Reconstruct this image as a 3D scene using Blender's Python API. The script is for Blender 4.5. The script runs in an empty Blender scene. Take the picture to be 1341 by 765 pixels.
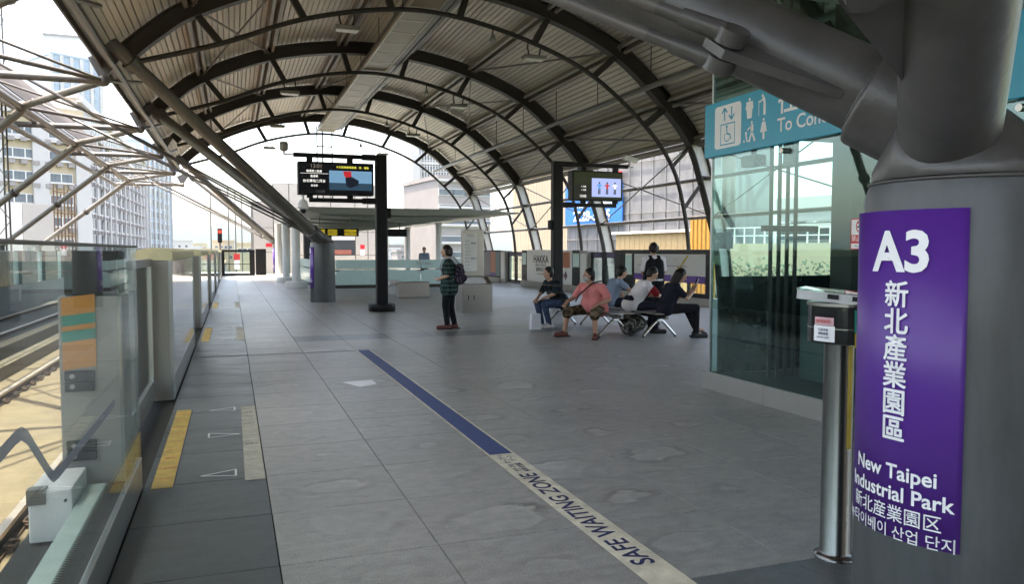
import bpy, bmesh, math, random
from math import radians as RAD, sin, cos, pi
from mathutils import Vector as V, Matrix as M
random.seed(7)
SC = bpy.context.scene
COL = SC.collection
# ------------------------------------------------------------------ camera, world, sun, exposure
CAM_H = 1.5
cd = bpy.data.cameras.new('camera'); cam = bpy.data.objects.new('camera', cd); COL.objects.link(cam)
cam.location = (0, 0, CAM_H)
cam.rotation_euler = (RAD(90 - 3.051), RAD(0.0), RAD(-19.824))
cd.sensor_width = 36.0; cd.lens = 36.0 * 1017.3 / 1341.0
cd.clip_start = 0.05; cd.clip_end = 20000
SC.camera = cam
SUN_EL, SUN_AZ = 80.0, 285.0          # azimuth clockwise from +Y
w = bpy.data.worlds.new('World'); SC.world = w; w.use_nodes = True
nt = w.node_tree; bg = nt.nodes['Background']
sky = nt.nodes.new('ShaderNodeTexSky'); sky.sky_type = 'NISHITA'; sky.sun_disc = False
sky.sun_elevation = RAD(SUN_EL); sky.sun_rotation = RAD(SUN_AZ)
sky.air_density = 1.0; sky.dust_density = 4.5; sky.ozone_density = 1.0
nt.links.new(sky.outputs[0], bg.inputs[0]); bg.inputs[1].default_value = 0.15
sd = bpy.data.lights.new('sun', 'SUN'); sd.energy = 2.4; sd.angle = RAD(0.6); sd.color = (1.0, 0.95, 0.86)
sun = bpy.data.objects.new('sun', sd); COL.objects.link(sun)
_d = V((sin(RAD(SUN_AZ)) * cos(RAD(SUN_EL)), cos(RAD(SUN_AZ)) * cos(RAD(SUN_EL)), sin(RAD(SUN_EL))))
sun.rotation_euler = (-_d).to_track_quat('-Z', 'Y').to_euler(); sun.location = (0, 0, 60)
SC.view_settings.view_transform = 'Standard'; SC.view_settings.look = 'None'
SC.view_settings.exposure = 2.95; SC.view_settings.gamma = 1.0
SC.view_settings.use_white_balance = True; SC.view_settings.white_balance_temperature = 7300; SC.view_settings.white_balance_tint = 10
SC.cycles.max_bounces = 10; SC.cycles.diffuse_bounces = 4; SC.cycles.transparent_max_bounces = 24
SC.cycles.sample_clamp_indirect = 8.0
# ------------------------------------------------------------------ materials
def nodes(m):
    m.use_nodes = True
    n = m.node_tree.nodes; return n, m.node_tree.links, n['Principled BSDF']
def mat(name, rgb, rough=.5, metal=0., var=.12, scale=6., bump=0., spec=.5, rand=0., streak=None):
    m = bpy.data.materials.new(name); n, l, b = nodes(m)
    b.inputs['Roughness'].default_value = rough; b.inputs['Metallic'].default_value = metal
    b.inputs['Specular IOR Level'].default_value = spec
    tc = n.new('ShaderNodeTexCoord'); mp = n.new('ShaderNodeMapping')
    l.new(tc.outputs['Object'], mp.inputs[0])
    if streak: mp.inputs['Scale'].default_value = streak
    nz = n.new('ShaderNodeTexNoise'); nz.inputs['Scale'].default_value = scale; nz.inputs['Detail'].default_value = 6
    nz.inputs['Roughness'].default_value = .62
    l.new(mp.outputs[0], nz.inputs['Vector'])
    mr = n.new('ShaderNodeMapRange'); mr.inputs[1].default_value = .3; mr.inputs[2].default_value = .7
    mr.inputs[3].default_value = 1 - var; mr.inputs[4].default_value = 1 + var
    l.new(nz.outputs[0], mr.inputs[0])
    fac = mr.outputs[0]
    if rand:
        oi = n.new('ShaderNodeObjectInfo'); r2 = n.new('ShaderNodeMapRange')
        r2.inputs[3].default_value = 1 - rand; r2.inputs[4].default_value = 1 + rand
        l.new(oi.outputs['Random'], r2.inputs[0])
        mm = n.new('ShaderNodeMath'); mm.operation = 'MULTIPLY'; l.new(fac, mm.inputs[0]); l.new(r2.outputs[0], mm.inputs[1]); fac = mm.outputs[0]
    vm = n.new('ShaderNodeVectorMath'); vm.operation = 'SCALE'; vm.inputs[0].default_value = rgb
    l.new(fac, vm.inputs['Scale']); l.new(vm.outputs[0], b.inputs['Base Color'])
    rr = n.new('ShaderNodeMapRange'); rr.inputs[3].default_value = max(.02, rough - .07); rr.inputs[4].default_value = min(1, rough + .07)
    l.new(nz.outputs[0], rr.inputs[0]); l.new(rr.outputs[0], b.inputs['Roughness'])
    if bump:
        bp = n.new('ShaderNodeBump'); bp.inputs['Strength'].default_value = bump; bp.inputs['Distance'].default_value = .01
        l.new(nz.outputs[0], bp.inputs['Height']); l.new(bp.outputs[0], b.inputs['Normal'])
    return m
def glass(name, tint=(.9, .95, .93), ior=1.5, rough=0.0, spec=(1, 1, 1), k=1.0):
    m = bpy.data.materials.new(name); m.use_nodes = True; n = m.node_tree.nodes; l = m.node_tree.links; n.clear()
    o = n.new('ShaderNodeOutputMaterial'); t = n.new('ShaderNodeBsdfTransparent'); g = n.new('ShaderNodeBsdfGlossy')
    ge = n.new('ShaderNodeNewGeometry'); dt = n.new('ShaderNodeVectorMath'); dt.operation = 'DOT_PRODUCT'; x = n.new('ShaderNodeMixShader')
    l.new(ge.outputs['Normal'], dt.inputs[0]); l.new(ge.outputs['Incoming'], dt.inputs[1])
    def mth(op, a, b=None):
        q = n.new('ShaderNodeMath'); q.operation = op
        for i, v in enumerate((a, b)):
            if v is None: continue
            if isinstance(v, (int, float)): q.inputs[i].default_value = v
            else: l.new(v, q.inputs[i])
        return q.outputs[0]
    f0 = ((ior - 1) / (ior + 1)) ** 2
    fr = mth('ADD', mth('MULTIPLY', mth('POWER', mth('SUBTRACT', 1.0, mth('ABSOLUTE', dt.outputs['Value'])), 5.0), (1 - f0) * k), f0)
    t.inputs[0].default_value = (*tint, 1); g.inputs[0].default_value = (*spec, 1); g.inputs['Roughness'].default_value = rough
    l.new(fr, x.inputs[0]); l.new(t.outputs[0], x.inputs[1]); l.new(g.outputs[0], x.inputs[2]); l.new(x.outputs[0], o.inputs[0])
    return m
def emit(name, rgb, s=1.0, rough=.25):
    m = bpy.data.materials.new(name); n, l, b = nodes(m)
    b.inputs['Base Color'].default_value = (.006, .006, .006, 1); b.inputs['Specular IOR Level'].default_value = .2; b.inputs['Roughness'].default_value = rough
    b.inputs['Emission Color'].default_value = (*rgb, 1); b.inputs['Emission Strength'].default_value = s * .22
    return m
def stone(name, rgb, stain=1.0, rough=.42):
    """paving stone: speckle, sawn grain along x, and in each slab a drying mark with a dark rim, different in every slab"""
    m = bpy.data.materials.new(name); n, l, b = nodes(m)
    def mth(op, *a):
        q = n.new('ShaderNodeMath'); q.operation = op
        for i, v in enumerate(a):
            if isinstance(v, (int, float)): q.inputs[i].default_value = v
            else: l.new(v, q.inputs[i])
        return q.outputs[0]
    def rng(v, a0, a1, b0, b1, smooth=False):
        q = n.new('ShaderNodeMapRange'); l.new(v, q.inputs[0])
        if smooth: q.interpolation_type = 'SMOOTHSTEP'
        for i, k in enumerate((a0, a1, b0, b1)): q.inputs[1 + i].default_value = k
        return q.outputs[0]
    def noise(scale, det, sc, rgh=.6, off=None):
        mp = n.new('ShaderNodeMapping'); mp.inputs['Scale'].default_value = sc; l.new(pos if off is None else off, mp.inputs[0])
        q = n.new('ShaderNodeTexNoise'); q.inputs['Scale'].default_value = scale; q.inputs['Detail'].default_value = det; q.inputs['Roughness'].default_value = rgh
        l.new(mp.outputs[0], q.inputs['Vector']); return q.outputs[0]
    ge = n.new('ShaderNodeNewGeometry'); pos = ge.outputs['Position']; sp = n.new('ShaderNodeSeparateXYZ'); l.new(pos, sp.inputs[0])
    u = mth('DIVIDE', mth('SUBTRACT', sp.outputs[0], .19), .7775); v = mth('DIVIDE', mth('SUBTRACT', sp.outputs[1], 3.78), .7825)
    cell = n.new('ShaderNodeCombineXYZ'); l.new(mth('FLOOR', u), cell.inputs[0]); l.new(mth('FLOOR', v), cell.inputs[1])
    wn = n.new('ShaderNodeTexWhiteNoise'); wn.noise_dimensions = '3D'; l.new(cell.outputs[0], wn.inputs['Vector']); rs = n.new('ShaderNodeSeparateColor'); l.new(wn.outputs['Color'], rs.inputs[0])
    sh = n.new('ShaderNodeVectorMath'); sh.operation = 'SCALE'; sh.inputs['Scale'].default_value = 40; l.new(wn.outputs['Color'], sh.inputs[0])
    pv = n.new('ShaderNodeVectorMath'); pv.operation = 'ADD'; l.new(pos, pv.inputs[0]); l.new(sh.outputs[0], pv.inputs[1])
    fu = mth('ADD', mth('SUBTRACT', mth('FRACT', u), .5), mth('MULTIPLY', mth('SUBTRACT', rs.outputs[0], .5), .25)); fv = mth('ADD', mth('SUBTRACT', mth('FRACT', v), .5), mth('MULTIPLY', mth('SUBTRACT', rs.outputs[1], .5), .3))
    n1 = noise(2.6, 6, (1, 1.25, 1), .56, pv.outputs[0]); n2 = noise(9, 3, (.5, 1.5, 1), .6, pv.outputs[0])
    rad = mth('SQRT', mth('ADD', mth('MULTIPLY', fu, fu), mth('MULTIPLY', mth('MULTIPLY', fv, fv), 1.9)))
    dist = mth('ADD', rad, mth('ADD', mth('MULTIPLY', mth('SUBTRACT', n1, .5), .75), mth('MULTIPLY', mth('SUBTRACT', n2, .5), .16)))
    r0 = rng(rs.outputs[2], 0, 1, .02, .34)
    dd = mth('SUBTRACT', dist, r0)
    cr = n.new('ShaderNodeValToRGB'); e = cr.color_ramp; l.new(rng(dd, -.3, .4, 0, 1), cr.inputs[0])
    pts = [(0., .6), (.3, .66), (.40, .76), (.43, .5), (.46, .22), (.52, .3), (.6, .47), (.7, .52), (.77, .4), (.83, .56), (1, .5)]
    while len(e.elements) < len(pts): e.elements.new(.5)
    for q, (p_, c_) in zip(e.elements, pts): q.position = p_; q.color = (c_, c_, c_, 1)
    patch = mth('MULTIPLY', rng(noise(.5, 2, (1, 1, 1)), .4, .6, .4, 1.0, True), rng(noise(2.6, 5, (1, 1, 1), .6, pv.outputs[0]), .4, .62, .1, 1.3))
    st = mth('ADD', 1.0, mth('MULTIPLY', mth('MULTIPLY', mth('SUBTRACT', cr.outputs[0], .5), .62 * stain), patch))
    gr = noise(3, 6, (.7, 3.2, 1), .65, pv.outputs[0]); grain = rng(gr, .3, .7, 1 - .12, 1 + .12)
    spk = noise(150, 2, (1, 1, 1)); speck = rng(spk, .3, .7, .62, 1.38)
    big = mth('MULTIPLY', rng(noise(.22, 3, (1, 1, 1)), .3, .7, .88, 1.12), rng(noise(11, 9, (.8, 1.2, 1), .7), .3, .7, .8, 1.2)); tone = rng(rs.outputs[0], 0, 1, .94, 1.06)
    fac = mth('MULTIPLY', mth('MULTIPLY', mth('MULTIPLY', st, grain), mth('MULTIPLY', speck, big)), tone)
    vm = n.new('ShaderNodeVectorMath'); vm.operation = 'SCALE'; vm.inputs[0].default_value = rgb; l.new(fac, vm.inputs['Scale']); l.new(vm.outputs[0], b.inputs['Base Color'])
    l.new(mth('ADD', rng(gr, .3, .7, rough - .06, rough + .06), mth('MULTIPLY', mth('SUBTRACT', cr.outputs[0], .5), .05)), b.inputs['Roughness'])
    bp = n.new('ShaderNodeBump'); bp.inputs['Strength'].default_value = .08; bp.inputs['Distance'].default_value = .004
    l.new(spk, bp.inputs['Height']); l.new(bp.outputs[0], b.inputs['Normal'])
    return m
MT = dict(
    granite=stone('granite', (.305, .3, .28), 2.2, .4), granite_dark=stone('dark_granite', (.12, .126, .127), 1.2, .36), slate=stone('slate', (.075, .084, .088), .9, .38),
    joint=mat('joint', (.035, .035, .035), .9), concrete=mat('concrete', (.15, .112, .07), .9, var=.22, scale=3, bump=.3),
    concrete_grey=mat('concrete_grey', (.2, .2, .19), .9, var=.2, scale=2), far_bed=mat('far_bed', (.07, .07, .065), .95, var=.4, scale=20, bump=.5),
    steel_dark=mat('steel_dark', (.044, .039, .034), .55, var=.12, scale=3, spec=.3), steel_mid=mat('steel_mid', (.15, .135, .12), .45, var=.15, scale=3),
    steel_tube=mat('steel_tube', (.105, .096, .088), .38, var=.14, scale=3, spec=.5), steel_light=mat('steel_light', (.1, .088, .076), .45, var=.1),
    deck=mat('deck', (.58, .52, .445), .5, var=.06, scale=1.5, rand=.05), deck_top=mat('deck_top', (.3, .28, .25), .7),
    purlin=mat('purlin', (.25, .215, .18), .5, var=.1), duct=mat('duct', (.22, .18, .12), .45, var=.08, rand=.08), duct_frame=mat('duct_frame', (.5, .45, .37), .4),
    column=mat('column_paint', (.062, .067, .068), .4, var=.28, scale=4, bump=.12, streak=(2.2, 2.2, .5)), cast=mat('casting_paint', (.068, .066, .063), .35, var=.3, scale=4, bump=.6),
    purple=mat('purple_vinyl', (.08, .018, .225), .4, var=.04), white=mat('white_print', (.8, .8, .8), .5, var=.02),
    black=mat('black_paint', (.008, .008, .009), .45, var=.2, spec=.22), rubber=mat('rubber', (.015, .015, .015), .7),
    stainless=mat('stainless', (.36, .345, .32), .3, 1., var=.08, scale=4, streak=(.4, .4, 30)), stainless_dark=mat('stainless_dark', (.2, .2, .2), .25, 1., var=.1, scale=4, streak=(12, 12, .4)),
    chrome=mat('chrome', (.75, .75, .74), .16, 1., var=.04),
    cream=mat('cream_metal', (.28, .265, .24), .4, .15, var=.06, scale=3), cap=mat('cap_yellow', (.55, .5, .28), .5, var=.08), alu=mat('aluminium', (.4, .41, .41), .32, .8, var=.06, streak=(1, 1, 20)),
    darkglass=mat('back_painted_glass', (.045, .052, .058), .06, var=.1, spec=.6), glass=glass('clear_glass', (.84, .9, .88), k=.5), elev_glass=glass('green_glass', (.83, .935, .925), 1.6, 0.0, (.75, .9, .87)),
    frost=mat('frosted_glass', (.5, .68, .63), .22, var=.05), comb=mat('comb_strip', (.4, .5, .46), .6),
    orange=mat('orange_decal', (.62, .25, .03), .45, var=.12, scale=4), teal_decal=mat('teal_decal', (.01, .25, .18), .45),
    yellow=mat('yellow_tape', (.55, .38, .1), .6, var=.28, scale=9), cream_tape=mat('cream_tape', (.46, .44, .36), .6, var=.28, scale=8), ivory=mat('ivory_tape', (.66, .61, .47), .6, var=.22, scale=7),
    blue=mat('blue_tape', (.045, .075, .2), .6, var=.15, scale=30), navy=mat('navy_print', (.03, .035, .11), .6), redp=mat('red_print', (.55, .06, .05), .6), greyp=mat('grey_print', (.3, .3, .32), .6),
    teal=mat('teal_sign', (.0, .31, .46), .35, var=.03), red=mat('red_vinyl', (.6, .02, .03), .45),
    rail=mat('rail_steel', (.62, .5, .42), .35, .8, var=.15), rust=mat('rail_side', (.09, .05, .03), .8, var=.3), beam=mat('kerb_beam', (.24, .195, .13), .85, var=.12),
    wall=mat('wall_panel', (.36, .335, .3), .6, var=.05), wall2=mat('wall_light', (.6, .58, .55), .7, var=.06), canopy=mat('canopy_white', (.27, .29, .265), .5, var=.07), wcol=mat('white_column', (.72, .72, .7), .4, var=.04),
    plastic=mat('white_plastic', (.7, .7, .68), .4), lens=mat('dark_lens', (.01, .01, .012), .1), lamp=mat('lamp_glass', (.6, .58, .52), .3), lamp_body=mat('lamp_body', (.25, .24, .22), .45, .3),
    panel_white=mat('panel_white', (.62, .62, .6), .25, var=.04), panel_black=mat('panel_black', (.008, .009, .01), .25, spec=.25), mapgrey=mat('map_grey', (.5, .5, .48), .3, var=.03),
    ochre=mat('ochre_print', (.45, .32, .03), .5), advert=mat('advert_navy', (.03, .03, .07), .3), orange2=mat('advert_orange', (.35, .1, .03), .4), teal2=mat('advert_teal', (.04, .12, .13), .4),
    acrylic=glass('acrylic', (.93, .95, .95), 1.6), skin=mat('skin', (.42, .25, .17), .5, var=.08), skin2=mat('skin_tan', (.36, .2, .13), .5, var=.08), hair=mat('hair', (.008, .007, .006), .5, spec=.3, var=.3, scale=30), hair2=mat('hair_brown', (.014, .009, .007), .5, spec=.3, var=.3, scale=30),
    pink=mat('pink_knit', (.6, .2, .19), .85, spec=.12, var=.08, scale=12, bump=1.0), whitecloth=mat('white_cloth', (.68, .66, .68), .85, spec=.12, var=.05, bump=1.0), blackcloth=mat('black_cloth', (.013, .013, .016), .85, spec=.12, var=.25, bump=1.0),
    navycloth=mat('navy_cloth', (.016, .016, .028), .85, spec=.12, var=.2, bump=1.0), denim=mat('denim', (.05, .075, .13), .85, spec=.12, var=.3, scale=9, bump=1.0), bluegrey=mat('bluegrey_cloth', (.2, .25, .33), .85, spec=.12, bump=.3),
    maroon=mat('maroon', (.2, .012, .018), .8, spec=.12), brownshoe=mat('brown_leather', (.12, .03, .02), .5), shoe_white=mat('shoe_white', (.65, .62, .62), .6, var=.1),
    eye=mat('eye', (.02, .015, .01), .2), leg_daylit=mat('leg_daylit', (.45, .435, .41), .45, var=.1), opp=mat('opposite_soffit', (.055, .044, .036), .7, spec=.2), mask=mat('face_mask', (.36, .34, .33), .8), bag_white=mat('bag_white', (.7, .71, .75), .5, var=.1),
)
def camo(name, cols, scale, spots=None):
    m = bpy.data.materials.new(name); n, l, b = nodes(m); b.inputs['Roughness'].default_value = .85; b.inputs['Specular IOR Level'].default_value = .12; b.inputs['Specular IOR Level'].default_value = .12
    tc = n.new('ShaderNodeTexCoord'); nz = n.new('ShaderNodeTexNoise'); nz.inputs['Scale'].default_value = scale; nz.inputs['Detail'].default_value = 2
    l.new(tc.outputs['Object'], nz.inputs['Vector']); cr = n.new('ShaderNodeValToRGB'); cr.color_ramp.interpolation = 'CONSTANT'
    e = cr.color_ramp
    while len(e.elements) < len(cols): e.elements.new(.5)
    for i, c in enumerate(cols):
        e.elements[i].position = 0 if i == 0 else .36 + .28 * i / len(cols); e.elements[i].color = (*c, 1)
    l.new(nz.outputs[0], cr.inputs[0]); l.new(cr.outputs[0], b.inputs['Base Color']); return m
def plaid(name, a, b_, c, s=9):
    m = bpy.data.materials.new(name); n, l, b = nodes(m); b.inputs['Roughness'].default_value = .85; b.inputs['Specular IOR Level'].default_value = .12
    tc = n.new('ShaderNodeTexCoord'); sp = n.new('ShaderNodeSeparateXYZ'); l.new(tc.outputs['Object'], sp.inputs[0])
    def band(sock, k, th):
        u = n.new('ShaderNodeMath'); u.operation = 'MULTIPLY'; u.inputs[1].default_value = k; l.new(sock, u.inputs[0])
        f = n.new('ShaderNodeMath'); f.operation = 'FRACT'; l.new(u.outputs[0], f.inputs[0])
        g = n.new('ShaderNodeMath'); g.operation = 'LESS_THAN'; g.inputs[1].default_value = th; l.new(f.outputs[0], g.inputs[0]); return g.outputs[0]
    xy = n.new('ShaderNodeMath'); xy.operation = 'ADD'; l.new(sp.outputs[0], xy.inputs[0]); l.new(sp.outputs[1], xy.inputs[1])
    h = band(sp.outputs[2], s, .42); v = band(xy.outputs[0], s, .42); t = band(sp.outputs[2], s, .08)
    def mix(fac, A, B):
        x = n.new('ShaderNodeMix'); x.data_type = 'RGBA'; l.new(fac, x.inputs[0])
        for i, q in ((6, A), (7, B)):
            if hasattr(q, 'links'): l.new(q, x.inputs[i])
            else: x.inputs[i].default_value = (*q, 1)
        return x.outputs[2]
    s1 = n.new('ShaderNodeMath'); s1.operation = 'ADD'; l.new(h, s1.inputs[0]); l.new(v, s1.inputs[1])
    s2 = n.new('ShaderNodeMath'); s2.operation = 'MULTIPLY'; s2.inputs[1].default_value = .5; l.new(s1.outputs[0], s2.inputs[0])
    l.new(mix(t, mix(s2.outputs[0], a, b_), c), b.inputs['Base Color']); return m
MT['camo'] = camo('camo_cloth', [(.02, .018, .012), (.09, .06, .035), (.035, .03, .018), (.16, .12, .08)], 9)
MT['camo_grey'] = camo('camo_grey_bag', [(.015, .015, .015), (.09, .085, .075), (.03, .03, .028), (.22, .21, .19)], 11)
MT['floral'] = camo('patterned_bag', [(.012, .01, .016), (.035, .025, .045), (.015, .012, .02), (.12, .09, .11)], 38)
MT['plaid'] = plaid('green_plaid', (.008, .014, .014), (.03, .07, .06), (.13, .16, .15), 12)
MT['plaid2'] = plaid('dark_plaid', (.008, .01, .012), (.02, .035, .045), (.14, .11, .08), 7)
# ------------------------------------------------------------------ mesh helpers
def sharpen(me, ang=32):
    bm = bmesh.new(); bm.from_mesh(me)
    for f in bm.faces: f.smooth = True
    for e in bm.edges: e.smooth = not (len(e.link_faces) == 2 and e.calc_face_angle(0) > RAD(ang))
    bm.to_mesh(me); bm.free()
class MB:
    def __init__(s): s.v = []; s.f = []; s.sm = []; s.mi = []; s.cur = 0
    def add(s, vs, fs, smooth=False):
        k = len(s.v); s.v += [V(p) for p in vs]
        for f in fs: s.f.append([i + k for i in f]); s.sm.append(smooth); s.mi.append(s.cur)
        return s
    def box(s, a, b, mx=None):
        (x0, y0, z0), (x1, y1, z1) = a, b
        vs = [V((x, y, z)) for z in (z0, z1) for x, y in ((x0, y0), (x1, y0), (x1, y1), (x0, y1))]
        if mx: vs = [mx @ p for p in vs]
        return s.add(vs, [(3, 2, 1, 0), (4, 5, 6, 7), (0, 1, 5, 4), (1, 2, 6, 5), (2, 3, 7, 6), (3, 0, 4, 7)])
    def bbox(s, a, b, c=.01, mx=None):     # chamfered box
        lo, hi = V(a), V(b); vs = []; fs = []
        bm = bmesh.new(); bmesh.ops.create_cube(bm, size=1)
        for q in bm.verts: q.co = V(((lo[i] + hi[i]) / 2 + q.co[i] * (hi[i] - lo[i])) for i in range(3))
        bmesh.ops.bevel(bm, geom=bm.edges[:], offset=c, segments=2, affect='EDGES', profile=.5)
        bm.verts.index_update()
        vs = [(mx @ q.co) if mx else q.co.copy() for q in bm.verts]; fs = [[q.index for q in f.verts] for f in bm.faces]; bm.free()
        return s.add(vs, fs)
    def tube(s, p0, p1, r0, r1=None, n=12, cap=True):
        return s.path([p0, p1], [r0, r0 if r1 is None else r1], n, cap)
    def path(s, pts, r, n=10, cap=True):
        pts = [V(p) for p in pts]; rs = r if isinstance(r, (list, tuple)) else [r] * len(pts)
        vs = []; fs = []; t0 = (pts[1] - pts[0]).normalized()
        up = V((0, 0, 1)) if abs(t0.z) < .9 else V((0, 1, 0)); a = t0.cross(up).normalized()
        for i, p in enumerate(pts):
            t = (pts[min(i + 1, len(pts) - 1)] - pts[max(i - 1, 0)]).normalized()
            a = (a - t * a.dot(t)).normalized(); b = t.cross(a)
            for k in range(n):
                q = 2 * pi * k / n; vs.append(p + (a * cos(q) + b * sin(q)) * rs[i])
        for i in range(len(pts) - 1):
            for k in range(n): fs.append((i * n + k, i * n + (k + 1) % n, (i + 1) * n + (k + 1) % n, (i + 1) * n + k))
        s.add(vs, fs, True)
        if cap:
            s.add(vs[:n], [tuple(range(n))[::-1]]); s.add(vs[-n:], [tuple(range(n))])
        return s
    def lathe(s, prof, c=(0, 0), n=32, z0=0):
        vs = []; fs = []
        for r, z in prof:
            for k in range(n):
                q = 2 * pi * k / n; vs.append(V((c[0] + r * cos(q), c[1] + r * sin(q), z + z0)))
        for i in range(len(prof) - 1):
            for k in range(n): fs.append((i * n + k, i * n + (k + 1) % n, (i + 1) * n + (k + 1) % n, (i + 1) * n + k))
        s.add(vs, fs, True)
        s.add(vs[:n], [tuple(range(n))[::-1]]); s.add(vs[-n:], [tuple(range(n))]); return s
    def ball(s, c, r, n=14, m=10, mx=None):
        r = (r, r, r) if not isinstance(r, (tuple, list)) else r; vs = []; fs = []
        for i in range(m + 1):
            th = pi * i / m
            for k in range(n):
                q = 2 * pi * k / n; p = V((r[0] * sin(th) * cos(q), r[1] * sin(th) * sin(q), -r[2] * cos(th)))
                if mx: p = mx @ p
                vs.append(V(c) + p)
        for i in range(m):
            for k in range(n): fs.append((i * n + k, i * n + (k + 1) % n, (i + 1) * n + (k + 1) % n, (i + 1) * n + k))
        return s.add(vs, fs, True)
    def caps(s, p0, p1, r0, r1=None, n=12):
        r1 = r0 if r1 is None else r1; p0, p1 = V(p0), V(p1); d = (p1 - p0); L = d.length or 1e-6; d = d / L
        pts = []; rs = []
        for k in range(4): a = pi / 2 * (1 - k / 4); pts.append(p0 - d * r0 * sin(a)); rs.append(max(1e-4, r0 * cos(a)))
        pts.append(p0); rs.append(r0); pts.append(p1); rs.append(r1)
        for k in range(1, 5): a = pi / 2 * k / 4; pts.append(p1 + d * r1 * sin(a)); rs.append(max(1e-4, r1 * cos(a)))
        return s.path(pts, rs, n, True)
    def sweep(s, prof, n0, n1, y0, y1):    # rectangular section along an x-z profile; n0..n1 is the offset along its outward normal
        vs = []; fs = []; m = len(prof)
        for i, (x, z) in enumerate(prof):
            a = prof[max(i - 1, 0)]; b = prof[min(i + 1, m - 1)]; t = V((b[0] - a[0], 0, b[1] - a[1])).normalized(); nn = V((-t.z, 0, t.x))
            for o, y in ((n0, y0), (n0, y1), (n1, y1), (n1, y0)): vs.append(V((x, y, z)) + nn * o)
        for i in range(m - 1):
            for k in range(4): fs.append((i * 4 + k, i * 4 + (k + 1) % 4, i * 4 + 4 + (k + 1) % 4, i * 4 + 4 + k))
        fs.append((3, 2, 1, 0)); fs.append(tuple(range(m * 4 - 4, m * 4)))
        return s.add(vs, fs)
    def prism(s, poly, a, b, axis='y'):    # extrude a 2-d polygon along an axis from a to b
        n = len(poly); P = {'y': lambda u, v, w: (u, w, v), 'x': lambda u, v, w: (w, u, v), 'z': lambda u, v, w: (u, v, w)}[axis]
        vs = [P(u, v, a) for u, v in poly] + [P(u, v, b) for u, v in poly]
        return s.add(vs, [tuple(range(n))[::-1], tuple(range(n, 2 * n))] + [(i, (i + 1) % n, n + (i + 1) % n, n + i) for i in range(n)])
    def mesh(s, name, off=V((0, 0, 0))):
        me = bpy.data.meshes.new(name); me.from_pydata([tuple(p - off) for p in s.v], [], s.f)
        me.polygons.foreach_set('use_smooth', s.sm); me.polygons.foreach_set('material_index', s.mi); me.update(); me.validate()
        bm = bmesh.new(); bm.from_mesh(me); bmesh.ops.recalc_face_normals(bm, faces=bm.faces[:]); bm.to_mesh(me); bm.free()
        return me
    def build(s, name, m, parent=None, label=None):
        off = wloc(parent) if parent else V((0, 0, 0)); me = s.mesh(name, off)
        return link(name, me, m, parent, label)
def wloc(o):
    p = V((0, 0, 0))
    while o: p += o.location; o = o.parent
    return p
def link(name, me, m, parent=None, label=None, loc=None):
    if not me.materials:
        for q in (m if isinstance(m, (list, tuple)) else [m]): me.materials.append(MT[q] if isinstance(q, str) else q)
    o = bpy.data.objects.new(name, me); COL.objects.link(o)
    if parent: o.parent = parent
    if label: o['label'] = label
    if loc is not None: o.location = V(loc) - (wloc(parent) if parent else V((0, 0, 0)))
    return o
def tag(o, label=None, cat=None, group=None, kind=None):
    for k, v in (('label', label), ('category', cat), ('group', group), ('kind', kind)):
        if v: o[k] = v
    return o
def thing(name, label, cat, loc=(0, 0, 0), group=None):
    o = bpy.data.objects.new(name, None); COL.objects.link(o); o.location = loc; o.empty_display_size = .2
    return tag(o, label, cat, group)
def struct(name, mb, m, label=None):
    o = mb.build(name, m); o['kind'] = 'structure'
    if label: o['label'] = label
    return o
def dup(root, delta, label, group=None):
    def cp(o, par):
        c = o.copy(); COL.objects.link(c)
        if par: c.parent = par
        for ch in list(o.children): cp(ch, c)
        return c
    r = cp(root, None); r.location = root.location + V(delta); r['label'] = label
    if group: r['group'] = group
    return r
def bez(pts, n):
    """Catmull-Rom through pts"""
    P = [V(p) for p in pts]; P = [P[0] * 2 - P[1]] + P + [P[-1] * 2 - P[-2]]; out = []
    for i in range(1, len(P) - 2):
        for k in range(n):
            t = k / n; a, b, c, d = P[i - 1:i + 3]
            out.append(.5 * ((2 * b) + (c - a) * t + (2 * a - 5 * b + 4 * c - d) * t * t + (-a + 3 * b - 3 * c + d) * t ** 3))
    out.append(P[-2]); return out
_txt = {}
def text_mesh(s, size, bold=0.0, align='CENTER', spacing=1.0, lines=1.0):
    c = bpy.data.curves.new('t', 'FONT'); c.body = s; c.size = size; c.align_x = align; c.align_y = 'CENTER'; c.offset = bold * size if s.isascii() else 0.0
    c.resolution_u = 3; c.space_character = spacing; c.space_line = lines
    o = bpy.data.objects.new('t', c); COL.objects.link(o); dg = bpy.context.evaluated_depsgraph_get()
    me = bpy.data.meshes.new_from_object(o.evaluated_get(dg)); bpy.data.objects.remove(o); bpy.data.curves.remove(c); me.name = 'lettering'; me.materials.clear()
    if bold and not s.isascii():       # heavier strokes: shifted copies, each a hair deeper
        b = bmesh.new(); 
        for i, (u, v) in enumerate(((1, 0), (-1, 0), (0, 1), (0, -1), (.7, .7), (-.7, -.7))):
            b.from_mesh(me); b.verts.ensure_lookup_table()
            for q in b.verts[-len(me.vertices):]: q.co += V((u * bold * size, v * bold * size, -.0001 * i))
        b.to_mesh(me); b.free()
    return me
def frame(origin, xdir, ydir):
    x = V(xdir).normalized(); y = V(ydir).normalized(); z = x.cross(y); m = M((x, y, z)).transposed().to_4x4(); m.translation = V(origin); return m
def text(s, size, origin, xdir, ydir, m, parent, bold=0.0, align='CENTER', spacing=1.0, name='lettering', sx=1.0, lines=1.0):
    me = text_mesh(s, size, bold, align, spacing, lines); off = wloc(parent) if parent else V((0, 0, 0))
    me.transform(M.Diagonal((sx, 1, 1, 1))); me.transform(frame(V(origin) - off, xdir, ydir)); return link(name, me, m, parent)
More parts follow.
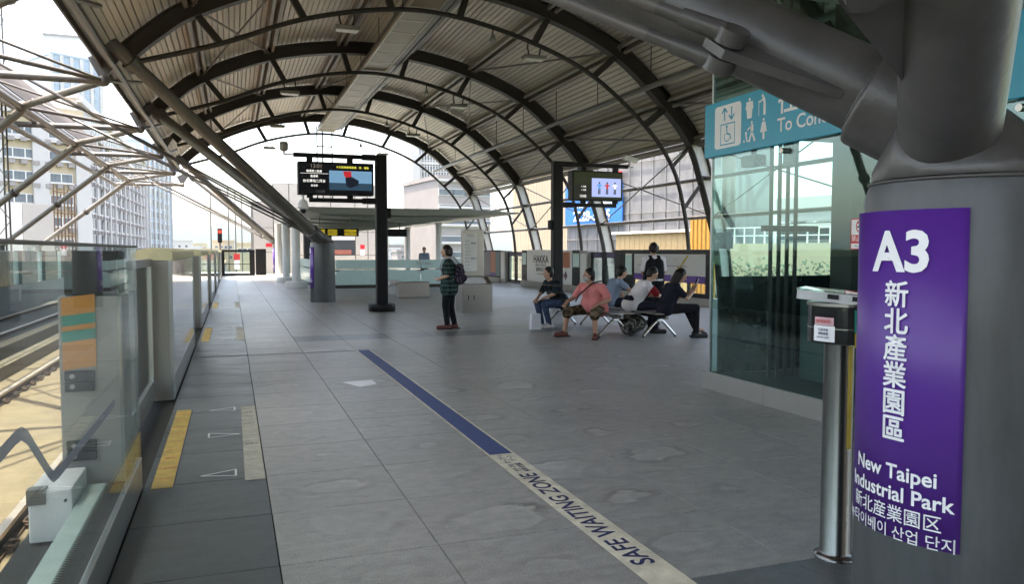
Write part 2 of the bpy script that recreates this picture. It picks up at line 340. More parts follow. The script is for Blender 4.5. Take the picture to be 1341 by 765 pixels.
def blend(mb, name, m, parent, voxel=.012, smooth=4, label=None):
    """union of overlapping shapes as one continuous surface"""
    off = wloc(parent); me = mb.mesh(name, off); o = bpy.data.objects.new('tmp', me); COL.objects.link(o)
    r = o.modifiers.new('r', 'REMESH'); r.mode = 'VOXEL'; r.voxel_size = voxel; r.use_smooth_shade = True
    q = o.modifiers.new('s', 'SMOOTH'); q.iterations = smooth; q.factor = .5
    dg = bpy.context.evaluated_depsgraph_get(); e = bpy.data.meshes.new_from_object(o.evaluated_get(dg))
    bpy.data.objects.remove(o); bpy.data.meshes.remove(me); e.name = name; e.materials.clear()
    e.polygons.foreach_set('use_smooth', [True] * len(e.polygons)); e.polygons.foreach_set('material_index', [0] * len(e.polygons))
    return link(name, e, m, parent, label)
# camera numbers, used only to decide which tiles are large in view
_f = 1017.3; _fw = V((.33866, .9394, -.05322)); _rt = V((.94074, -.33913, 0)); _up = _rt.cross(_fw)
def px(p):
    q = V(p) - V((0, 0, CAM_H)); d = q.dot(_fw)
    return None if d < .1 else (670.5 + _f * q.dot(_rt) / d, 382.5 - _f * q.dot(_up) / d)
def gx(x, y, X):
    d = _fw + _rt * ((x - 670.5) / _f) - _up * ((y - 382.5) / _f); return V((0, 0, CAM_H)) + d * (X / d.x)
def gy(x, y, Y):
    d = _fw + _rt * ((x - 670.5) / _f) - _up * ((y - 382.5) / _f); return V((0, 0, CAM_H)) + d * (Y / d.y)
# ------------------------------------------------------------------ ground far below, track bed, platforms
g = MB(); g.add([(-4000, -1500, -9.5), (4000, -1500, -9.5), (4000, 5000, -9.5), (-4000, 5000, -9.5)], [(0, 1, 2, 3)])
struct('ground', g, mat('ground_green', (.07, .09, .05), .95, var=.4, scale=.02))
g = MB(); g.box((-8.7, -30, -1.6), (-1.32, 230, -1.06)); struct('track_bed', g, 'concrete')
g = MB(); g.box((-8.7, -30, -9.4), (-1.32, 230, -1.61)); struct('viaduct', g, 'concrete_grey')
PF = MB(); PF.box((-1.05, -14, -1.5), (12.6, 60, -.0125)); floor = struct('platform_floor', PF, 'joint')
XS = [-.55] + [.19 + .7775 * i for i in range(16)]; Y0 = 3.78; DY = .7825; GAP = .007
cells = []
for i in range(16):
    xa, xb = XS[i], XS[i + 1]
    if xa > 11.9: continue
    for j in range(-20, 70):
        ya = Y0 + DY * j; yb = ya + DY
        m = 'granite'
        if i == 0: m = 'slate'
        elif (j == 12 and 2 <= i <= 9) or (j == -2 and i >= 3): m = 'granite_dark'
        elif j in (-1, 0) and i == 7: m = 'granite_dark'
        c = ((xa + xb) / 2, (ya + yb) / 2, 0); p = px(c)
        vis = p is not None and -60 < p[0] < 1400 and 330 < p[1] < 830 and not (c[0] > 4.9 and c[1] < 7.2)
        cells.append((c[0] ** 2 + c[1] ** 2 if vis else 1e9, xa, xb, ya, yb, m))
cells.sort(); one = {}; rest = {}
for n, (d, xa, xb, ya, yb, m) in enumerate(cells):
    wx = round(xb - xa - GAP, 4); wy = DY - GAP
    if n < 298 and d < 1e8:
        if (wx, m) not in one:
            b = MB(); b.bbox((-wx / 2, -wy / 2, -.012), (wx / 2, wy / 2, 0), .0012); one[(wx, m)] = b.mesh('floor_tile'); one[(wx, m)].materials.append(MT[m])
        link('floor_tile', one[(wx, m)], m, floor, loc=((xa + xb) / 2, (ya + yb) / 2, 0))
    else:
        rest.setdefault(m, MB()).box((xa + GAP / 2, ya + GAP / 2, -.012), (xb - GAP / 2, yb - GAP / 2, 0))
for m, b in rest.items(): tag(b.build('floor_paving', m, floor), kind='stuff')
g = MB(); g.box((12.61, -14, -9.4), (14.6, 230, -.03)); struct('right_ledge', g, 'concrete_grey')
g = MB(); g.box((-14, -14, -9.4), (-8.75, 60, -.01)); struct('opposite_platform', g, 'concrete_grey')
# rails, fasteners and concrete kerb beams on the track bed
def railway(x, label, clips):
    r = thing('running_rail', label, 'rail', (x, 0, -1.06), 'rails along the sunlit track')
    MB().box((x - .036, -20, -.93), (x + .036, 230, -.888)).build('rail_head', 'rail', r)
    MB().box((x - .012, -20, -1.03), (x + .012, 230, -.931)).build('rail_web', 'rust', r); MB().box((x - .07, -20, -1.055), (x + .07, 230, -1.031)).build('rail_foot', 'rust', r)
    b = MB()
    for s in (-1, 1):
        b.box((s * .075 - .045, -.09, 0), (s * .075 + .045, .09, .03)); b.tube((s * .09, 0, .03), (s * .09, 0, .085), .022, n=8); b.path([(s * .13, -.08, .05), (s * .05, -.08, .06), (s * .05, .07, .06), (s * .13, .08, .05)], .014, 6)
    me = b.mesh('rail_fastener'); me.materials.append(MT['rust'])
    for k in range(clips): link('rail_fastener', me, 'rust', r, loc=(x, 2 + .62 * k, -1.055))
railway(-1.9, 'bright steel rail running closest past the platform glass screen', 50)
railway(-3.68, 'thin pale rail, second one out from the glass screen', 50)
railway(-6.3, 'third rail across, in the shade of the far track', 12)
railway(-7.75, 'rail right beside the opposite platform edge', 12)
for x, wdt, h, lb in ((-4.45, .28, .26, 'sandy concrete kerb beam right beside the second rail'), (-5.25, .3, .3, 'sandy concrete kerb beam between the two tracks')):
    t = thing('kerb_beam', lb, 'kerb beam', (x, 0, -1.06), 'concrete kerb beams between the tracks'); 
    b = MB(); b.bbox((-wdt / 2, -2.98, 0), (wdt / 2, 2.98, h), .015); me = b.mesh('beam_block'); me.materials.append(MT['beam'])
    for k in range(16): link('beam_block', me, 'beam', t, loc=(x, -4 + 6 * k, -1.06))
b = MB(); b.box((-8.6, -20, -1.055), (-5.75, 230, -1.03)); o = b.build('far_bed', 'far_bed'); tag(o, kind='stuff', label='dark bed of the far track')  # darker, rougher layer over the far part of the track bed
# ------------------------------------------------------------------ roof
PA = [(-2.1, 5.95), (-1.55, 6.45), (-.75, 7.03), (1.28, 7.88), (3.6, 8.3), (5.87, 8.27), (8.12, 7.82), (10.18, 6.96), (11.74, 5.62), (12.6, 4.6), (13.0, 3.6), (13.35, 2.5), (13.6, 1.5), (13.75, .3), (13.78, -.03)]
PP = [(-1.98, 5.72), (-.15, 6.3), (1.74, 7.05), (3.85, 7.5), (5.6, 7.47), (7.65, 7.0), (9.4, 6.26), (11.0, 5.02), (11.9, 3.9), (12.3, 2.7), (12.48, 1.5), (12.5, .3), (12.5, -.03)]
prA = [(p.x, p.z) for p in bez([(x, 0, z) for x, z in PA], 6)]
prP = [(p.x, p.z) for p in bez([(x, 0, z) for x, z in PP], 6)]
ARCH_Y = [-2.0, 6.0, 13.0, 19.5, 26.83, 34.16, 41.5]
ARCH_N = ['arch behind the photographer', 'second arch, above the near purple column', 'arch whose leg shows through the green lift glass',
          'arch framing the top of the picture, nearest complete one', 'second complete arch, landing right of the HAKKA panel', 'third arch in, landing behind the grey kiosk', 'last arch, at the open end of the roof']
def make_arch(y, label):
    t = thing('roof_arch', 'dark steel ' + label, 'arch', (13.7, y, 0), 'curved steel arches carrying the platform roof')
    kk = 54      # below the eave the leg's web is paler, outdoor light put into its colour
    for prof, m, nm_ in ((prA[:kk + 1], 'steel_dark', ''), (prA[kk:], 'leg_daylit', 'leg_')):
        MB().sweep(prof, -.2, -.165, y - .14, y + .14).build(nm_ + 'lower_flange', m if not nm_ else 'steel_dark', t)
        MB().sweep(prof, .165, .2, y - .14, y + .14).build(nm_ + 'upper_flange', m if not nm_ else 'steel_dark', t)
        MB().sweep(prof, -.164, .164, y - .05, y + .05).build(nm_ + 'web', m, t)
    MB().path([(x, y, z) for x, z in prP], .06, 10).build('chord_pipe', 'steel_dark', t)
    for i in range(9):
        a = V((PA[2 + i][0], y, PA[2 + i][1])); b = V((PP[1 + i][0], y, PP[1 + i][1])); d = (b - a).normalized(); s = V((0, 1, 0)).cross(d) * (.075 if i < 7 else .04); yy = V((0, .09 if i < 7 else .045, 0))
        vs = [p + u * s + q * yy for p in (a + d * .15, b) for u, q in ((-1, -1), (1, -1), (1, 1), (-1, 1))]
        MB().add(vs, [(3, 2, 1, 0), (4, 5, 6, 7)] + [(k, (k + 1) % 4, 4 + (k + 1) % 4, 4 + k) for k in range(4)]).build('strut', 'steel_dark', t)
    for k in range(9, 12):        # stiffener plates at the wall nodes
        x, z = PA[k]; MB().box((x - .13, y - .1, z - .06), (x + .13, y + .1, z + .06)).build('node_block', 'steel_dark', t)
    MB().box((13.5, y - .25, -.03), (14.05, y + .25, .04)).build('base_plate', 'steel_mid', t)
    return t
arches = [make_arch(y, l) for y, l in zip(ARCH_Y, ARCH_N)]
for i in range(len(ARCH_Y) - 1):     # diagonal tie rods under the deck belong to the arch they start from
    ya, yb = ARCH_Y[i], ARCH_Y[i + 1]
    for k in (2, 4, 6, 8):
        for (ka, kb) in ((k, k + 1), (k + 1, k)):
            if (k // 2 + i + (ka > kb)) % 3 == 0: continue
            a, b = PA[ka], PA[kb]; MB().tube((a[0], ya, a[1] + .05), (b[0], yb, b[1] + .05), .03, n=6).build('brace_rod', 'steel_mid', arches[i])
    for (ka, kb) in ((9, 11), (11, 9)):
        a, b = PA[ka], PA[kb]; MB().tube((a[0] - .05, ya, a[1]), (b[0] - .05, yb, b[1]), .022, n=6).build('brace_rod', 'steel_mid', arches[i])
for k, lb in ((9, 'upper'), (10, 'middle'), (11, 'lower')):
    x, z = PA[k]; MB_ = MB().tube((x, -6, z), (x, 41.5, z), .06, n=10)
    tag(MB_.build('wall_rail', 'steel_mid'), f'long grey steel tube joining the arch legs, {lb} one of three', 'steel tube', 'tubes along the open wall of arch legs')
roof = thing('canopy_roof', 'arched ribbed metal platform roof with brown soffit panels', 'roof', (5, 20, 8.5))
dk = [(p.x, p.z) for p in bez([(x, 0, z) for x, z in [(-2.55, 5.55)] + PA[:10]], 40)]
# walk along the arc and lay straight ribbed strips
L = [0.]
for a, b in zip(dk, dk[1:]): L.append(L[-1] + math.hypot(b[0] - a[0], b[1] - a[1]))
PITCH = .152; N = int(L[-1] / PITCH)
def at(s):
    for i in range(len(L) - 1):
        if L[i + 1] >= s:
            t = (s - L[i]) / max(1e-9, L[i + 1] - L[i]); return V((dk[i][0] + (dk[i + 1][0] - dk[i][0]) * t, 0, dk[i][1] + (dk[i + 1][1] - dk[i][1]) * t))
    return V((dk[-1][0], 0, dk[-1][1]))
YR0, YR1 = -8.0, 42.2; hw = PITCH / 2 - .01
sb = MB(); sb.prism([(-hw, .03), (-hw, .012), (-hw + .012, 0), (hw - .012, 0), (hw, .012), (hw, .03)], YR0, YR1)
strip = sb.mesh('roof_panel'); strip.materials.append(MT['deck'])
for k in range(N):
    a, b = at(PITCH * k), at(PITCH * (k + 1)); c = (a + b) / 2; t = (b - a).normalized(); nn = V((-t.z, 0, t.x))
    o = link('roof_panel', strip, 'deck', roof); o.location = c + nn * .29 - wloc(roof); o.rotation_euler = (0, -math.atan2(t.z, t.x), 0)
shell = [(q.x, q.z) for q in [at(L[-1] * k / 60) for k in range(61)]]
MB().sweep(shell, .335, .42, YR0 - .02, YR1 + .02).build('roof_sheet', 'deck_top', roof)
for k in range(2, 10):
    x, z = PA[k]; a, b = PA[k - 1], PA[min(k + 1, 13)]; t = V((b[0] - a[0], 0, b[1] - a[1])).normalized(); nn = V((-t.z, 0, t.x)); c = V((x, 0, z))
    for s in (-.11, .11):
        p = [c + nn * o_ + t * (s + u) for o_, u in ((.05, -.045), (.05, .045), (.275, .045), (.275, -.045))]
        MB().prism([(q.x, q.z) for q in p], YR0 + .1, YR1 - .3).build('purlin', 'purlin', roof)
MB().tube((-2.42, YR0, 5.62), (-2.42, YR1, 5.62), .075, n=12).build('edge_tube', 'steel_tube', roof)
MB().prism([(-2.66, 5.56), (-2.64, 5.74), (-2.5, 5.8), (-2.5, 5.76), (-2.61, 5.7), (-2.62, 5.56)], YR0, YR1).build('gutter', 'steel_light', roof)
# ceiling service duct
du = thing('ceiling_duct', 'long tan panelled duct hanging along the crown of the roof', 'duct', (4.67, 20, 7.62))
MB().box((4.29, -6, 7.65), (5.05, 41.3, 7.92)).build('duct_body', 'steel_mid', du)
for s in (4.25, 5.05): MB().box((s, -6, 7.605), (s + .04, 41.4, 7.72)).build('side_rail', 'duct_frame', du)
pm = MB(); pm.bbox((-.365, -.58, 0), (.365, .58, .02), .004); me = pm.mesh('duct_panel'); me.materials.append(MT['duct'])
for k in range(39): link('duct_panel', me, 'duct', du, loc=(4.67, -5.2 + 1.205 * k, 7.62))
for k in range(40): MB().box((4.3, -5.83 + 1.205 * k, 7.612), (5.04, -5.77 + 1.205 * k, 7.648)).build('joint_strip', 'duct_frame', du)
for k in range(14):
    for s in (4.27, 5.07): MB().tube((s, -4 + 3.45 * k, 7.7), (s, -4 + 3.45 * k, 8.5), .012, n=6).build('hanger_rod', 'steel_dark', du)
MB().box((5.2, -6, 7.72), (5.34, 41.3, 7.8)).build('cable_tray', 'steel_light', du); MB().box((5.42, -6, 7.76), (5.5, 41.3, 7.82)).build('cable_tray', 'steel_light', du)
lf = thing('ladder_frame', 'dark vertical ladder frame with mesh under the duct end', 'ladder', (4.6, 41.3, 5.0))
for x in (4.24, 4.52, 5.0): MB().box((x - .03, 41.38, 4.2), (x + .03, 41.44, 7.9)).build('upright', 'steel_dark', lf)
for z in (4.6, 5.2, 5.75, 6.3, 6.85): MB().box((4.27, 41.385, z), (4.97, 41.435, z + .06)).build('rung', 'steel_dark', lf)
mb = MB()
for k in range(5): mb.box((4.57 + k * .08, 41.4, 4.2), (4.575 + k * .08, 41.41, 7.6))
for k in range(28): mb.box((4.54, 41.395, 4.25 + k * .1), (4.97, 41.4, 4.255 + k * .1))
tag(mb.build('mesh_infill', 'steel_mid', lf), kind='stuff')
pl = thing('service_pipe', 'long grey pipe hung below the right slope of the roof', 'pipe', (10.55, 20, 5.87))
MB().tube((10.55, -6, 5.87), (10.55, 41.9, 5.87), .075, n=12).build('pipe', 'steel_tube', pl)
for k in range(15): MB().tube((10.55, -4 + 3.2 * k, 5.9), (10.55, -4 + 3.2 * k, 6.95), .012, n=6).build('hanger_rod', 'steel_dark', pl)
# lamps and loudspeakers under the chord pipes
def pendant(x, y, z, label):
    t = thing('pendant_light', label, 'ceiling light', (x, y, z), 'flat lights hung under the arch pipes')
    MB().bbox((x - .3, y - .17, z - .42), (x + .3, y + .17, z - .33), .02).build('housing', 'lamp_body', t)
    MB().bbox((x - .26, y - .13, z - .445), (x + .26, y + .13, z - .42), .008).build('diffuser', 'lamp', t)
    for s in (-.17, .17): MB().path([(x + s, y, z), (x + s * 1.1, y, z - .12), (x + s * .8, y, z - .33)], .022, 6).build('bracket', 'steel_dark', t)
    return t
nm = {3: 'nearest arch', 4: 'second arch', 5: 'third arch', 6: 'last arch by the open end', 2: 'arch over the bins'}
for i in (2, 3, 4, 5, 6):
    for x, z, s in ((1.9, 7.08, 'left'), (7.65, 7.0, 'right')):
        if i == 3 and s == 'left': x, z = 2.75, 7.3
        pendant(x, ARCH_Y[i], z, f'flat pendant light under the {s} slope of the {nm[i]}')
    x, z = 6.5, 7.27; t = thing('ceiling_speaker', f'small horn loudspeaker under the {nm[i]} right of the duct', 'loudspeaker', (x, ARCH_Y[i], z), 'small loudspeakers under the arches')
    MB().tube((x, ARCH_Y[i], z), (x, ARCH_Y[i], z - .15), .02, n=8).build('stem', 'steel_dark', t)
    MB().lathe([(.03, 0), (.05, -.05), (.06, -.1), (.1, -.2), (.09, -.2)], (x, ARCH_Y[i]), 12, z - .12).build('horn', 'lamp_body', t)
# ------------------------------------------------------------------ columns with their branching struts
def lettering_on_sign(cx, cy, R, t, full):
    def bend(s, size, z, ang, bold, sp=1.0):
        me = text_mesh(s, size, bold, 'CENTER', sp); bm = bmesh.new(); bm.from_mesh(me)
        for q in bm.verts:
            a = RAD(ang) + q.co.x / R; q.co = V((cx + (R + .0055) * cos(a), cy + (R + .0055) * sin(a), z + q.co.y)) - wloc(t)
        bm.to_mesh(me); bm.free(); link('lettering', me, 'white', t)
    bend('A3', .19, 1.49, 186, .03)
    if full:
        for k, ch in enumerate('新北產業園區'): bend(ch, .095, 1.345 - .0928 * k, 185, .02)
        bend('New Taipei', .072, .735, 182.5, .02); bend('Industrial Park', .072, .66, 183.5, .02)
        bend('新北産業園区', .062, .588, 182.5, .006); bend('뉴타이베이 산업 단지', .053, .524, 182, .006)
    else:
        for k, ch in enumerate('新北產業園區'): bend(ch, .09, 1.3 - .09 * k, 185, .016)
        bend('New Taipei', .062, .68, 183, .02); bend('Industrial Park', .062, .61, 183, .02)
def column(cx, cy, ends, label, full, start=None):
    t = thing('branching_column', label, 'column', (cx, cy, 0), 'grey columns with purple station signs'); R = .35
    MB().lathe([(R + .012, 0), (R + .01, .3), (R, 1.2), (R - .004, 1.69), (R - .02, 1.745)], (cx, cy), 64).build('shaft', 'column', t)
    # cast head: a welded hull from the shaft rim up to the two tube seats, with a fat socket on the first tube
    bm = bmesh.new(); off = wloc(t)
    def ring(c0, ax, r_, n=28):
        ax = V(ax).normalized(); u = ax.cross(V((.2, .1, 1)) if abs(ax.z) < .9 else V((0, 1, 0))).normalized(); v = ax.cross(u)
        for k in range(n): bm.verts.new(V(c0) + (u * cos(2 * pi * k / n) + v * sin(2 * pi * k / n)) * r_ - off)
    ring((cx, cy, 1.748), (0, 0, 1), .328); ring((cx, cy, 1.79), (0, 0, 1), .325)
    for i, (s, e) in enumerate(ends):
        s, e = V(s), V(e); d = (e - s).normalized(); ring(s + d * (.16 if i == 0 else .1), d, .188 if i == 0 else .165)
    res = bmesh.ops.convex_hull(bm, input=bm.verts[:]); bmesh.ops.delete(bm, geom=[g_ for g_ in res['geom_interior'] if isinstance(g_, bmesh.types.BMVert)], context='VERTS')
    bmesh.ops.bevel(bm, geom=[e_ for e_ in bm.edges if e_.calc_face_angle(0) > .6], offset=.012, segments=2, affect='EDGES', profile=.5)
    hm_ = bpy.data.meshes.new('casting'); bm.to_mesh(hm_); bm.free(); sharpen(hm_, 38); link('casting', hm_, 'cast', t)
    s, e = V(ends[0][0]), V(ends[0][1]); d = (e - s).normalized()
    MB().path([s + d * q for q in (.1, .36, .374, .38)], [.2, .2, .196, .184], 40).build('socket', 'cast', t)
    for s, e in ends:
        s, e = V(s), V(e); d = (e - s).normalized()
        MB().tube(s - d * .02, e + d * (e - s).length * .3, .157, .15, n=32, cap=True).build('strut_tube', 'steel_tube' if not full else 'cast', t)
        MB().tube(e - d * .1, e + d * .12, .21, n=24).build('strut_collar', 'steel_tube', t)
        # clevis plate and pair of tie rods
        q = s + d * .86; sv = d.cross(V((0, 0, 1))); sv = -sv if sv.x > 0 else sv; dn = (sv.normalized() + V((0, 0, -.5))).normalized(); dn = (dn - d * dn.dot(d)).normalized(); sd_ = d.cross(dn)
        tgt = V((-5.5, e.y * 1.0 + (e.y - s.y) * .02, 6.0))
        for o in (-.055, .055):
            a = q + dn * .27 + sd_ * o + d * .02; rd = (tgt - a).normalized()
            b = MB(); b.tube(a + sd_ * .028, a - sd_ * .028, .062, n=18); b.tube(a + rd * .03, a + rd * .2, .04, .034, n=14); b.tube(a + rd * .2, a + rd * .3, .026, n=12)
            b.build('clevis', 'cast' if full else 'steel_tube', t)
            MB().tube(a + rd * .3, tgt, .026, n=10).build('tie_rod', 'steel_tube', t)
        b = MB(); poly = [q - d * .24 + dn * .1, q + d * .06 + dn * .2, q + d * .1 + dn * .3, q + d * .0 + dn * .34, q - d * .1 + dn * .3, q - d * .42 + dn * .16]
        vs = [p + sd_ * o for o in (-.018, .018) for p in poly]; n = len(poly)
        b.add(vs, [tuple(range(n))[::-1], tuple(range(n, 2 * n))] + [(k, (k + 1) % n, n + (k + 1) % n, n + k) for k in range(n)]).build('gusset_plate', 'cast' if full else 'steel_tube', t)
    # weld beads
    def bead(c, ax, R1, r1):
        ax = V(ax).normalized(); u = ax.cross(V((.3, .2, 1))).normalized(); v = ax.cross(u)
        MB().path([V(c) + (u * cos(2 * pi * k / 40) + v * sin(2 * pi * k / 40)) * (R1 + .0015 * random.uniform(-1, 1)) for k in range(41)], [r1 * random.uniform(.8, 1.2) for _ in range(41)], 6, False).build('weld_bead', 'cast' if full else 'steel_tube', t)
    s, e = V(ends[0][0]), V(ends[0][1]); d = (e - s).normalized(); bead(s + d * .383, d, .160, .008); bead((cx, cy, 1.742), (0, 0, 1), R - .016, .007)
    # purple vinyl wrap on the track side
    b = MB(); n = 28; Rs = R + .0135; vs = []
    for z in ((.505, 1.638) if full else (.41, 1.6)):
        for k in range(n + 1): a = RAD(140 + 80 * k / n); vs.append((cx + Rs * cos(a), cy + Rs * sin(a), z))
    for z in ((.505, 1.638) if full else (.41, 1.6)):
        for k in range(n + 1): a = RAD(140 + 80 * k / n); vs.append((cx + (Rs - .012) * cos(a), cy + (Rs - .012) * sin(a), z))
    m = n + 1; fs = [(k, k + 1, m + k + 1, m + k) for k in range(n)] + [(2 * m + k, 3 * m + k, 3 * m + k + 1, 2 * m + k + 1) for k in range(n)]
    fs += [(k, 2 * m + k, 2 * m + k + 1, k + 1) for k in range(n)] + [(m + k, m + k + 1, 3 * m + k + 1, 3 * m + k) for k in range(n)] + [(0, m, 3 * m, 2 * m), (n, 2 * m + n, 3 * m + n, m + n)]
    b.add(vs, fs, True).build('name_sign', 'purple', t)
    lettering_on_sign(cx, cy, Rs, t, full)
    return t
column(2.5, 2.08, [((2.5, 2.1, 1.9), (-2, 6.8, 5.75)), ((2.36, 2.06, 1.85), (-2, -2, 5.75))], 'big grey column close by with purple A3 station sign', True)
column(2.5, 23.3, [((2.4, 23.0, 1.85), (-2, 19.6, 5.7)), ((2.4, 23.6, 1.85), (-2, 26.75, 5.7))], 'middle-distance grey column with purple sign by the glass balustrade', False)
column(2.5, 45.0, [((2.4, 44.7, 1.85), (-2, 41.5, 5.7)), ((2.4, 45.3, 1.85), (-2, 48.7, 5.7))], 'distant grey column with purple sign near the end wall', False)
# ------------------------------------------------------------------ truss over the tracks and the opposite roof
NY = ARCH_Y + [48.8]
t = thing('track_truss', 'open steel tube truss spanning over the tracks', 'truss', (-3.9, 20, 5.2))
for i, y in enumerate(NY):
    n0 = V((-2.6, y, 5.27))
    MB().tube(n0, (-6.2, y, 5.25), .085, n=10).build('cross_tube', 'steel_light', t)
    MB().ball(n0, .13).build('node', 'steel_light', t)
    b = MB(); b.add([(-2.62, y - .03, 5.2), (-2.62, y + .03, 5.2), (-2.0, y - .03, 6.2), (-2.0, y + .03, 6.2), (-2.9, y - .03, 5.75), (-2.9, y + .03, 5.75)], [(0, 2, 4), (1, 5, 3), (0, 1, 3, 2), (2, 3, 5, 4), (4, 5, 1, 0)]).build('node_plate', 'steel_light', t)
    if i < len(NY) - 1:
        ym = (y + NY[i + 1]) / 2; mm = V((-5.0, ym, 5.18))
        MB().tube(n0, mm, .085, n=10).build('diagonal_tube', 'steel_light', t); MB().tube((-2.6, NY[i + 1], 5.27), mm, .05, n=8).build('diagonal_tube', 'steel_light', t)
        MB().ball(mm, .15).build('node', 'steel_light', t)
        MB().tube(n0, (-6.1, NY[i + 1], 5.6), .03, n=6).build('tie_rod', 'steel_mid', t); MB().tube((-6.1, y, 5.6), (-2.6, NY[i + 1], 5.27), .03, n=6).build('tie_rod', 'steel_mid', t)
        MB().tube((-2.6, y, 5.27), (-2.2, ym, 6.0), .05, n=8).build('diagonal_tube', 'steel_light', t)
for x, z, r in ((-5.0, 5.18, .09), (-5.45, 5.35, .07), (-5.9, 5.1, .09)): MB().tube((x, -4, z), (x, 50, z), r, n=10).build('chord_tube', 'steel_light', t)
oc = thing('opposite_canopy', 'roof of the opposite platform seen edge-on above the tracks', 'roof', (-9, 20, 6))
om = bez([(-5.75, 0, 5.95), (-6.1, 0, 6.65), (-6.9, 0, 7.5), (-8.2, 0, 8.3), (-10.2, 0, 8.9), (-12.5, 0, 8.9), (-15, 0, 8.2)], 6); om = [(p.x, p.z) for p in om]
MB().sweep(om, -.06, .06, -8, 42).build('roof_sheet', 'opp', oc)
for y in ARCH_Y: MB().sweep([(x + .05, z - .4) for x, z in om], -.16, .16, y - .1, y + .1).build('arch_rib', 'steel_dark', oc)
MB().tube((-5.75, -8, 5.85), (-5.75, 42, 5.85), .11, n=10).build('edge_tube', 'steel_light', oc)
for k, y in enumerate(NY[1:]):
    ym = y - 3.4
    s = thing('opposite_strut', ('nearest', 'second', 'third', 'fourth', 'fifth', 'sixth', 'seventh')[k] + ' slanting grey tube dropping from the truss to the opposite platform', 'strut', (-9.9, ym + 3.2, .02), 'slanting tubes on the opposite side of the tracks')
    MB().tube((-5.0, ym, 5.18), (-9.9, ym + 3.2, 1.7), .11, n=12).build('tube', 'steel_mid', s)
    MB().tube((-7.2, ym + 1.44, 3.6), (-7.3, ym + 1.5, 3.53), .15, n=12).build('collar', 'steel_dark', s)
    MB().tube((-9.9, ym + 3.2, 0), (-9.9, ym + 3.2, 1.75), .16, n=12).build('post', 'steel_mid', s)
# ------------------------------------------------------------------ floor markings (sheets on the floor)
def sheet(name, poly, z, m, parent=None): 
    b = MB(); b.add([(x, y, z) for x, y in poly], [tuple(range(len(poly)))]); return b.build(name, m, parent)
def rect(x0, y0, x1, y1): return [(x0, y0), (x1, y0), (x1, y1), (x0, y1)]
t = thing('waiting_line', 'blue and cream SAFE WAITING ZONE line along the floor', 'floor line', (1.84, 5, 0))
sheet('blue_band', rect(1.752, 5.34, 1.925, 11.72), .003, 'blue', t)
for x in (1.735, 1.925): sheet('edge_line', rect(x, 1.0, x + .017, 11.74), .0034, 'ivory', t)
sheet('cream_band', rect(1.752, 1.0, 1.925, 5.338), .003, 'ivory', t)
text('SAFE WAITING ZONE', .165, (1.84, 4.0, .0045), (0, 1, 0), (-1, 0, 0), 'navy', t, .018, sx=1.0)
text('セーフティ\nゾーン', .06, (1.84, 5.2, .0045), (0, 1, 0), (-1, 0, 0), 'navy', t, .01, sx=.8)
text('안전 구역\n候車安全區', .055, (1.84, 4.96, .0045), (0, 1, 0), (-1, 0, 0), 'navy', t, .01, sx=.8)
sheet('cross_line', rect(-.54, 11.685, 1.735, 11.72), .003, 'navy', t)
for k, (ya, yb) in enumerate(((5.28, 7.83), (13.7, 16.12), (21.6, 24.0))):
    wh = ('nearest', 'second', 'third')[k]
    t = thing('warning_strip', f'{wh} yellow floor strip with red print at the platform doors', 'floor sticker', (-.44, ya, 0), 'yellow strips before the doors')
    sheet('strip', rect(-.505, ya, -.378, yb), .003, 'yellow', t); sheet('edge_line', rect(-.378, ya, -.37, yb), .003, 'navy', t)
    if k < 2:
        for q, s in enumerate(('小心', '月台間隙', '請勿', 'MIND', 'THE GAP', 'すきま', '간격 주의', '請小心', '足元注意')):
            text(s, .03 if len(s) > 3 else .04, (-.44, ya + .22 + .265 * q, .0045), (1, 0, 0), (0, 1, 0), 'redp', t, .01)
    t = thing('queue_strip', f'{wh} cream floor strip with navy print beside the edge slabs', 'floor sticker', (.12, ya, 0), 'cream strips at the edge of the slate slabs')
    sheet('strip', rect(.056, ya, .183, yb), .003, 'cream_tape', t)
    if k < 2:
        for q, s in ((.75, 'ด้านหลัง'), (1.0, '候車線'), (1.3, 'WAITING'), (1.75, '안전선'), (1.93, '白線の内側'), (2.1, 'LINE'), (2.25, '候車')):
            text(s, .024 if len(s) > 5 else .034, (.12, ya + q, .0045), (1, 0, 0), (0, 1, 0), 'navy', t, .008)
    for q, (yy, flip) in enumerate(((.2, 1), (1.38, -1), (2.45, 1))):
        b = MB(); x0, x1 = (-.22, .0) if flip > 0 else (.04, -.2); hh = .1
        for (p, r_) in ((((x0, ya + yy), (x1, ya + yy + hh))), (((x0, ya + yy), (x1, ya + yy - hh * .6))), (((x1, ya + yy + hh), (x1, ya + yy - hh * .6)))):
            d = V((r_[0] - p[0], r_[1] - p[1], 0)).normalized(); n_ = V((-d.y, d.x, 0)) * .007
            b.add([V((*p, .0032)) + n_, V((*p, .0032)) - n_, V((*r_, .0032)) - n_, V((*r_, .0032)) + n_], [(0, 1, 2, 3)])
        tag(b.build('arrow_mark', 'white'), f'thin white triangle outline on the slate, {("nearest","middle","farthest")[q]} one at the {wh} doors', 'floor mark', 'white triangle marks on the slate slabs')
t = thing('floor_notice', 'small white worn notice stuck on the floor tiles', 'floor sticker', (1.32, 8.75, 0)); sheet('sheet', [(1.15, 8.92), (1.3, 8.52), (1.51, 8.66), (1.5, 8.96)], .003, 'white', t)
